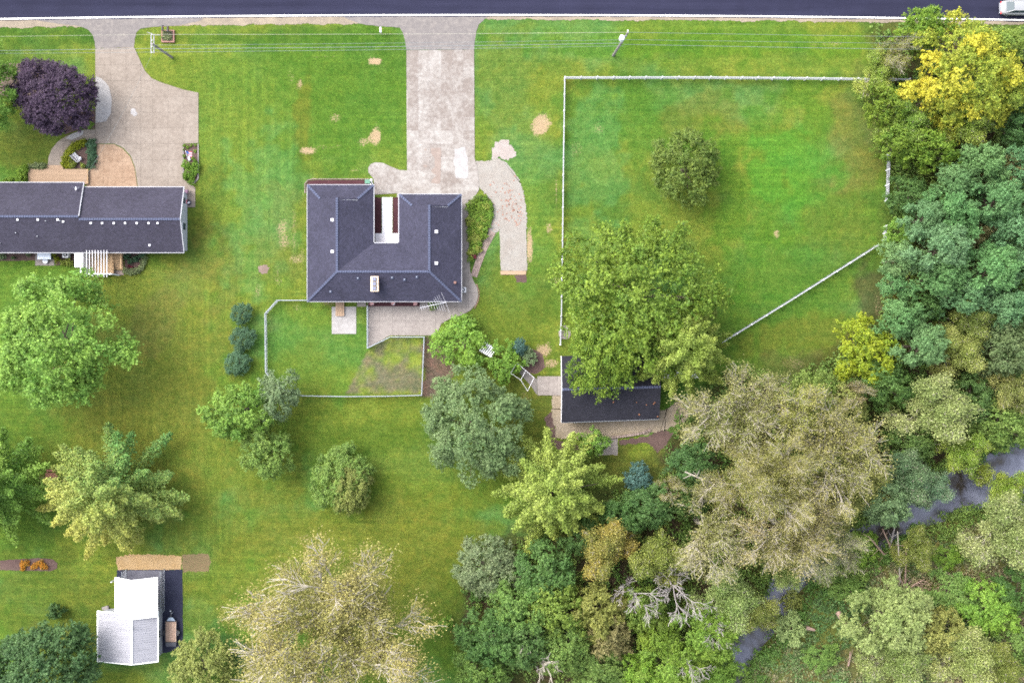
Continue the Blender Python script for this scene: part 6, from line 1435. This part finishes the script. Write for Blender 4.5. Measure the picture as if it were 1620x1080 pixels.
 ('shade_tree',1616,1026,36,38,7,'med2','mid','mid green tree at the right edge near the bottom corner'),
 ('shade_tree',1450,866,30,34,8,'airy','olive','olive tree right of the stripped dead trunks'),
 ('bush',1252,994,22,28,3,'small1','lightol','olive bush on the bank right of the open pool'),
 ('bush',1258,954,18,16,3,'small2','olive','small bush at the water edge above the olive bush'),
 ('bush',1372,868,26,28,3,'small1','vivid','bright green bush left of the stripped dead trunks'),
 ('bush',1500,880,26,20,2,'small2','vivid','bright low bush on the far bank below the dark water'),
 ('bush',1345,935,30,18,2,'small1','mid','low green bush on the marshy bank'),
 ('bush',1300,1040,30,22,2,'small2','mid','low bush on the marsh at the bottom edge'),
 ]:
    nm, x, y, rx, ry_, h_, key, pal, lab = a[:9]; grp = a[9] if len(a) > 9 else None
    tree(nm, x, y, rx, ry_, h_, key, pal, lab, grp, 'bush' if nm == 'bush' else ('conifer' if nm == 'conifer' else 'tree'), woods=True)

def log(label, pts, r0, mat=M_PINKBARK, name='fallen_log', cat='log', kids=4, seed=0, z=.3):
    r = random.Random(seed); p = [P(x,y,zz) for x,y,zz in pts]; root = thing(name, label, cat, p[0], None)
    MB().tube(p,[r0*(1-.55*k/max(1,len(p)-1)) for k in range(len(p))],7).build('trunk', mat, root)
    for k in range(kids):
        i = r.randrange(len(p)-1); a = p[i]+(p[i+1]-p[i])*r.random(); d = (p[-1]-p[0]).normalized(); v = Vector((r.uniform(-1,1),r.uniform(-1,1),r.uniform(.1,.8)))
        e_ = a+(d*.8+v).normalized()*r.uniform(.8,2.2); MB().tube([a,(a+e_)/2+Vector((0,0,.1)),e_],[r0*.4,r0*.28,r0*.12],5).build('branch', mat, root)
log('pale forked fallen trunk lying among the tan trees', [(1135,768,8.5),(1118,760,9),(1098,752,9.5),(1084,746,9.8)], .17, M_PALEBARK, kids=5, seed=2)
log('short brown log lying on the green bank', [(1478,877,.3),(1486,870,.35)], .22, kids=0)
log('pale stump log on the marshy bank right of the pool', [(1275,992,.3),(1289,996,.35)], .30, kids=0)
log('dark leaning dead stump above the pale olive far bank tree', [(1326,968,.4),(1334,982,1.2),(1342,995,2.0)], .35, kids=2, seed=5)
log('forked dead stick at the bottom of the marshy bank', [(1342,1052,.3),(1345,1040,1.5),(1345,1030,2.2)], .13, kids=3, seed=7)
log('long thin dead trunk on the far bank', [(1488,900,.5),(1505,910,1.0),(1530,922,1.6)], .12, kids=3, seed=8)
log('short pale stick near the green far bank tree', [(1505,956,1.0),(1518,962,1.2),(1530,970,1.4)], .11, M_GREYBARK, kids=1, seed=9)
log('bare pale branch reaching over the dark water at the right edge', [(1598,765,1.0),(1606,785,1.6),(1612,800,2.2)], .11, M_GREYBARK, kids=4, seed=10)
for k, (x, y, dx, dy, hh, mt, lab) in enumerate([(1424,920,-4,-80,5,M_PALEBARK,'tallest pale stripped trunk on the creek island'),(1416,880,-20,-44,3.5,M_PINKBARK,'pinkish dead trunk left of the tallest stripped trunk'),(1432,926,2,-70,4.2,M_PINKBARK,'thin pinkish dead trunk right of the tallest stripped trunk'),(1400,878,-26,-30,2.5,M_PINKBARK,'low leaning dead trunk at the creek bend'),(1436,938,-12,-24,1.5,M_PINKBARK,'short orange brown dead trunk at the foot of the stripped trunks'),(1440,928,22,-12,1.2,M_PINKBARK,'dead branch lying right of the stripped trunks'),(1408,866,8,-34,3,M_GREYBARK,'grey dead pole among the stripped trunks')]):
    log(lab, [(x,y,.2),(x+dx*.5,y+dy*.5,hh*.55),(x+dx,y+dy,hh)], .13, mt, 'dead_snag', 'dead tree', 5, 20+k)
# red picnic table under the left maple
q = P(82,752,.6); t = thing('picnic_table', 'small brown table between the two plume branched trees', 'table', (q.x,q.y,0))
M_REDW = plain('red_brown_wood',(0.24,0.11,0.08),.7,.2,.2)
for k in range(5): MB().rbox((q.x,q.y-.3+.15*k,.74),1.5,.13,.04,.0).build('top_board', M_REDW, t)
for s in (-1,1):
    MB().rbox((q.x,q.y+.62*s,.45),1.5,.24,.04).build('seat_board', M_REDW, t)
    for s2 in (-1,1): MB().rbox((q.x+.55*s,q.y+.4*s2,.37),.08,.09,.74).build('leg', M_REDW, t)

# ------------------------------------------------------------------ undergrowth, marsh plants, litter
def scatter(name, label, cat, polys, n, pal, hmax, ls, seed, m=34, near=(.3,1e6), bushr=.8):
    rng = np.random.default_rng(seed); xs_, ys_ = [], []
    for pl, k in polys:
        pl = np.array(pl, float); got = 0
        while got < k:
            x = rng.uniform(max(pl[:,0].min(),700), min(pl[:,0].max(),1690), 4000); y = rng.uniform(max(pl[:,1].min(),0), min(pl[:,1].max(),1120), 4000)
            ok = inpoly(x, y, pl); wx = (x-810)/K; wy = (540-y)/K; cd = creek_d(wx, wy); ok &= (cd > near[0]) & (cd < near[1])
            x = wx[ok][:k-got]; y = wy[ok][:k-got]; got += len(x); xs_.append(x); ys_.append(y)
    X = np.concatenate(xs_); Y = np.concatenate(ys_); Z = ground_z(X, Y); n = len(X)
    hh = hmax*rng.uniform(.25,1,n)*(0.4+fbm(X*.3,Y*.3,3)); rad = bushr*rng.uniform(.5,1.3,n)
    I = np.repeat(np.arange(n), m); d = unit(rng.normal(size=(len(I),3))); d[:,2] = np.abs(d[:,2])
    C = np.stack([X[I],Y[I],Z[I]],1)+d*np.stack([rad[I],rad[I],hh[I]],1)*rng.uniform(.5,1.05,(len(I),1))
    N = d*.5+np.array([0,0,.7])+rng.normal(size=d.shape)*.5
    cell = fbm(X*.22+seed,Y*.22,4); g = np.clip((cell[I]-.5)*2.6+.45+rng.normal(0,.2,len(I)),0,1)
    me = leaf_mesh(name, C, N, ls*rng.uniform(.6,1.3,len(I)), np.stack([rng.random(len(I)),g,g],1), rng)
    o = bpy.data.objects.new(name, me); COL.objects.link(o); o['tint_a'] = list(PAL[pal][0]); o['tint_b'] = list(PAL[pal][1])
    return tag(o, label, cat, kind='stuff')
scatter('undergrowth','dense green undergrowth covering the woodland floor','undergrowth',[(WOODS,3000)],0,'mid',1.9,.26,51)
scatter('marsh_plants','mixed green and tan marsh plants on the far creek bank','marsh plants',[(FARBANK,1500)],0,'marsh',.7,.28,52,m=30,bushr=.7)
BANK = [(1000,600),(1690,600),(1690,1110),(1000,1110)]
scatter('bank_plants','leafy bank plants crowding both edges of the creek','bank plants',[(BANK,420)],0,'mid',2.2,.24,53,m=70,near=(-.6,1.9),bushr=1.0)
r = random.Random(9); mb = MB()
for k in range(120):
    x = r.gauss(808,14); y = r.gauss(325,22)
    if bool(inpoly(np.array([x]),np.array([y]),gp)[0]): q = P(x,y,.03); mb.rbox((q.x,q.y,.045),r.uniform(.08,.22),r.uniform(.06,.18),.03,r.uniform(0,3))
o = mb.build('leaf_litter', plain('brown_litter',(0.22,0.12,0.09),.9,.1,.3)); tag(o, 'brown litter strewn over the pale gravel pad', 'litter', kind='stuff')
print('TRIS', sum(sum(len(p.vertices)-2 for p in m.polygons) for m in bpy.data.meshes), 'OBJ', len(bpy.data.objects))
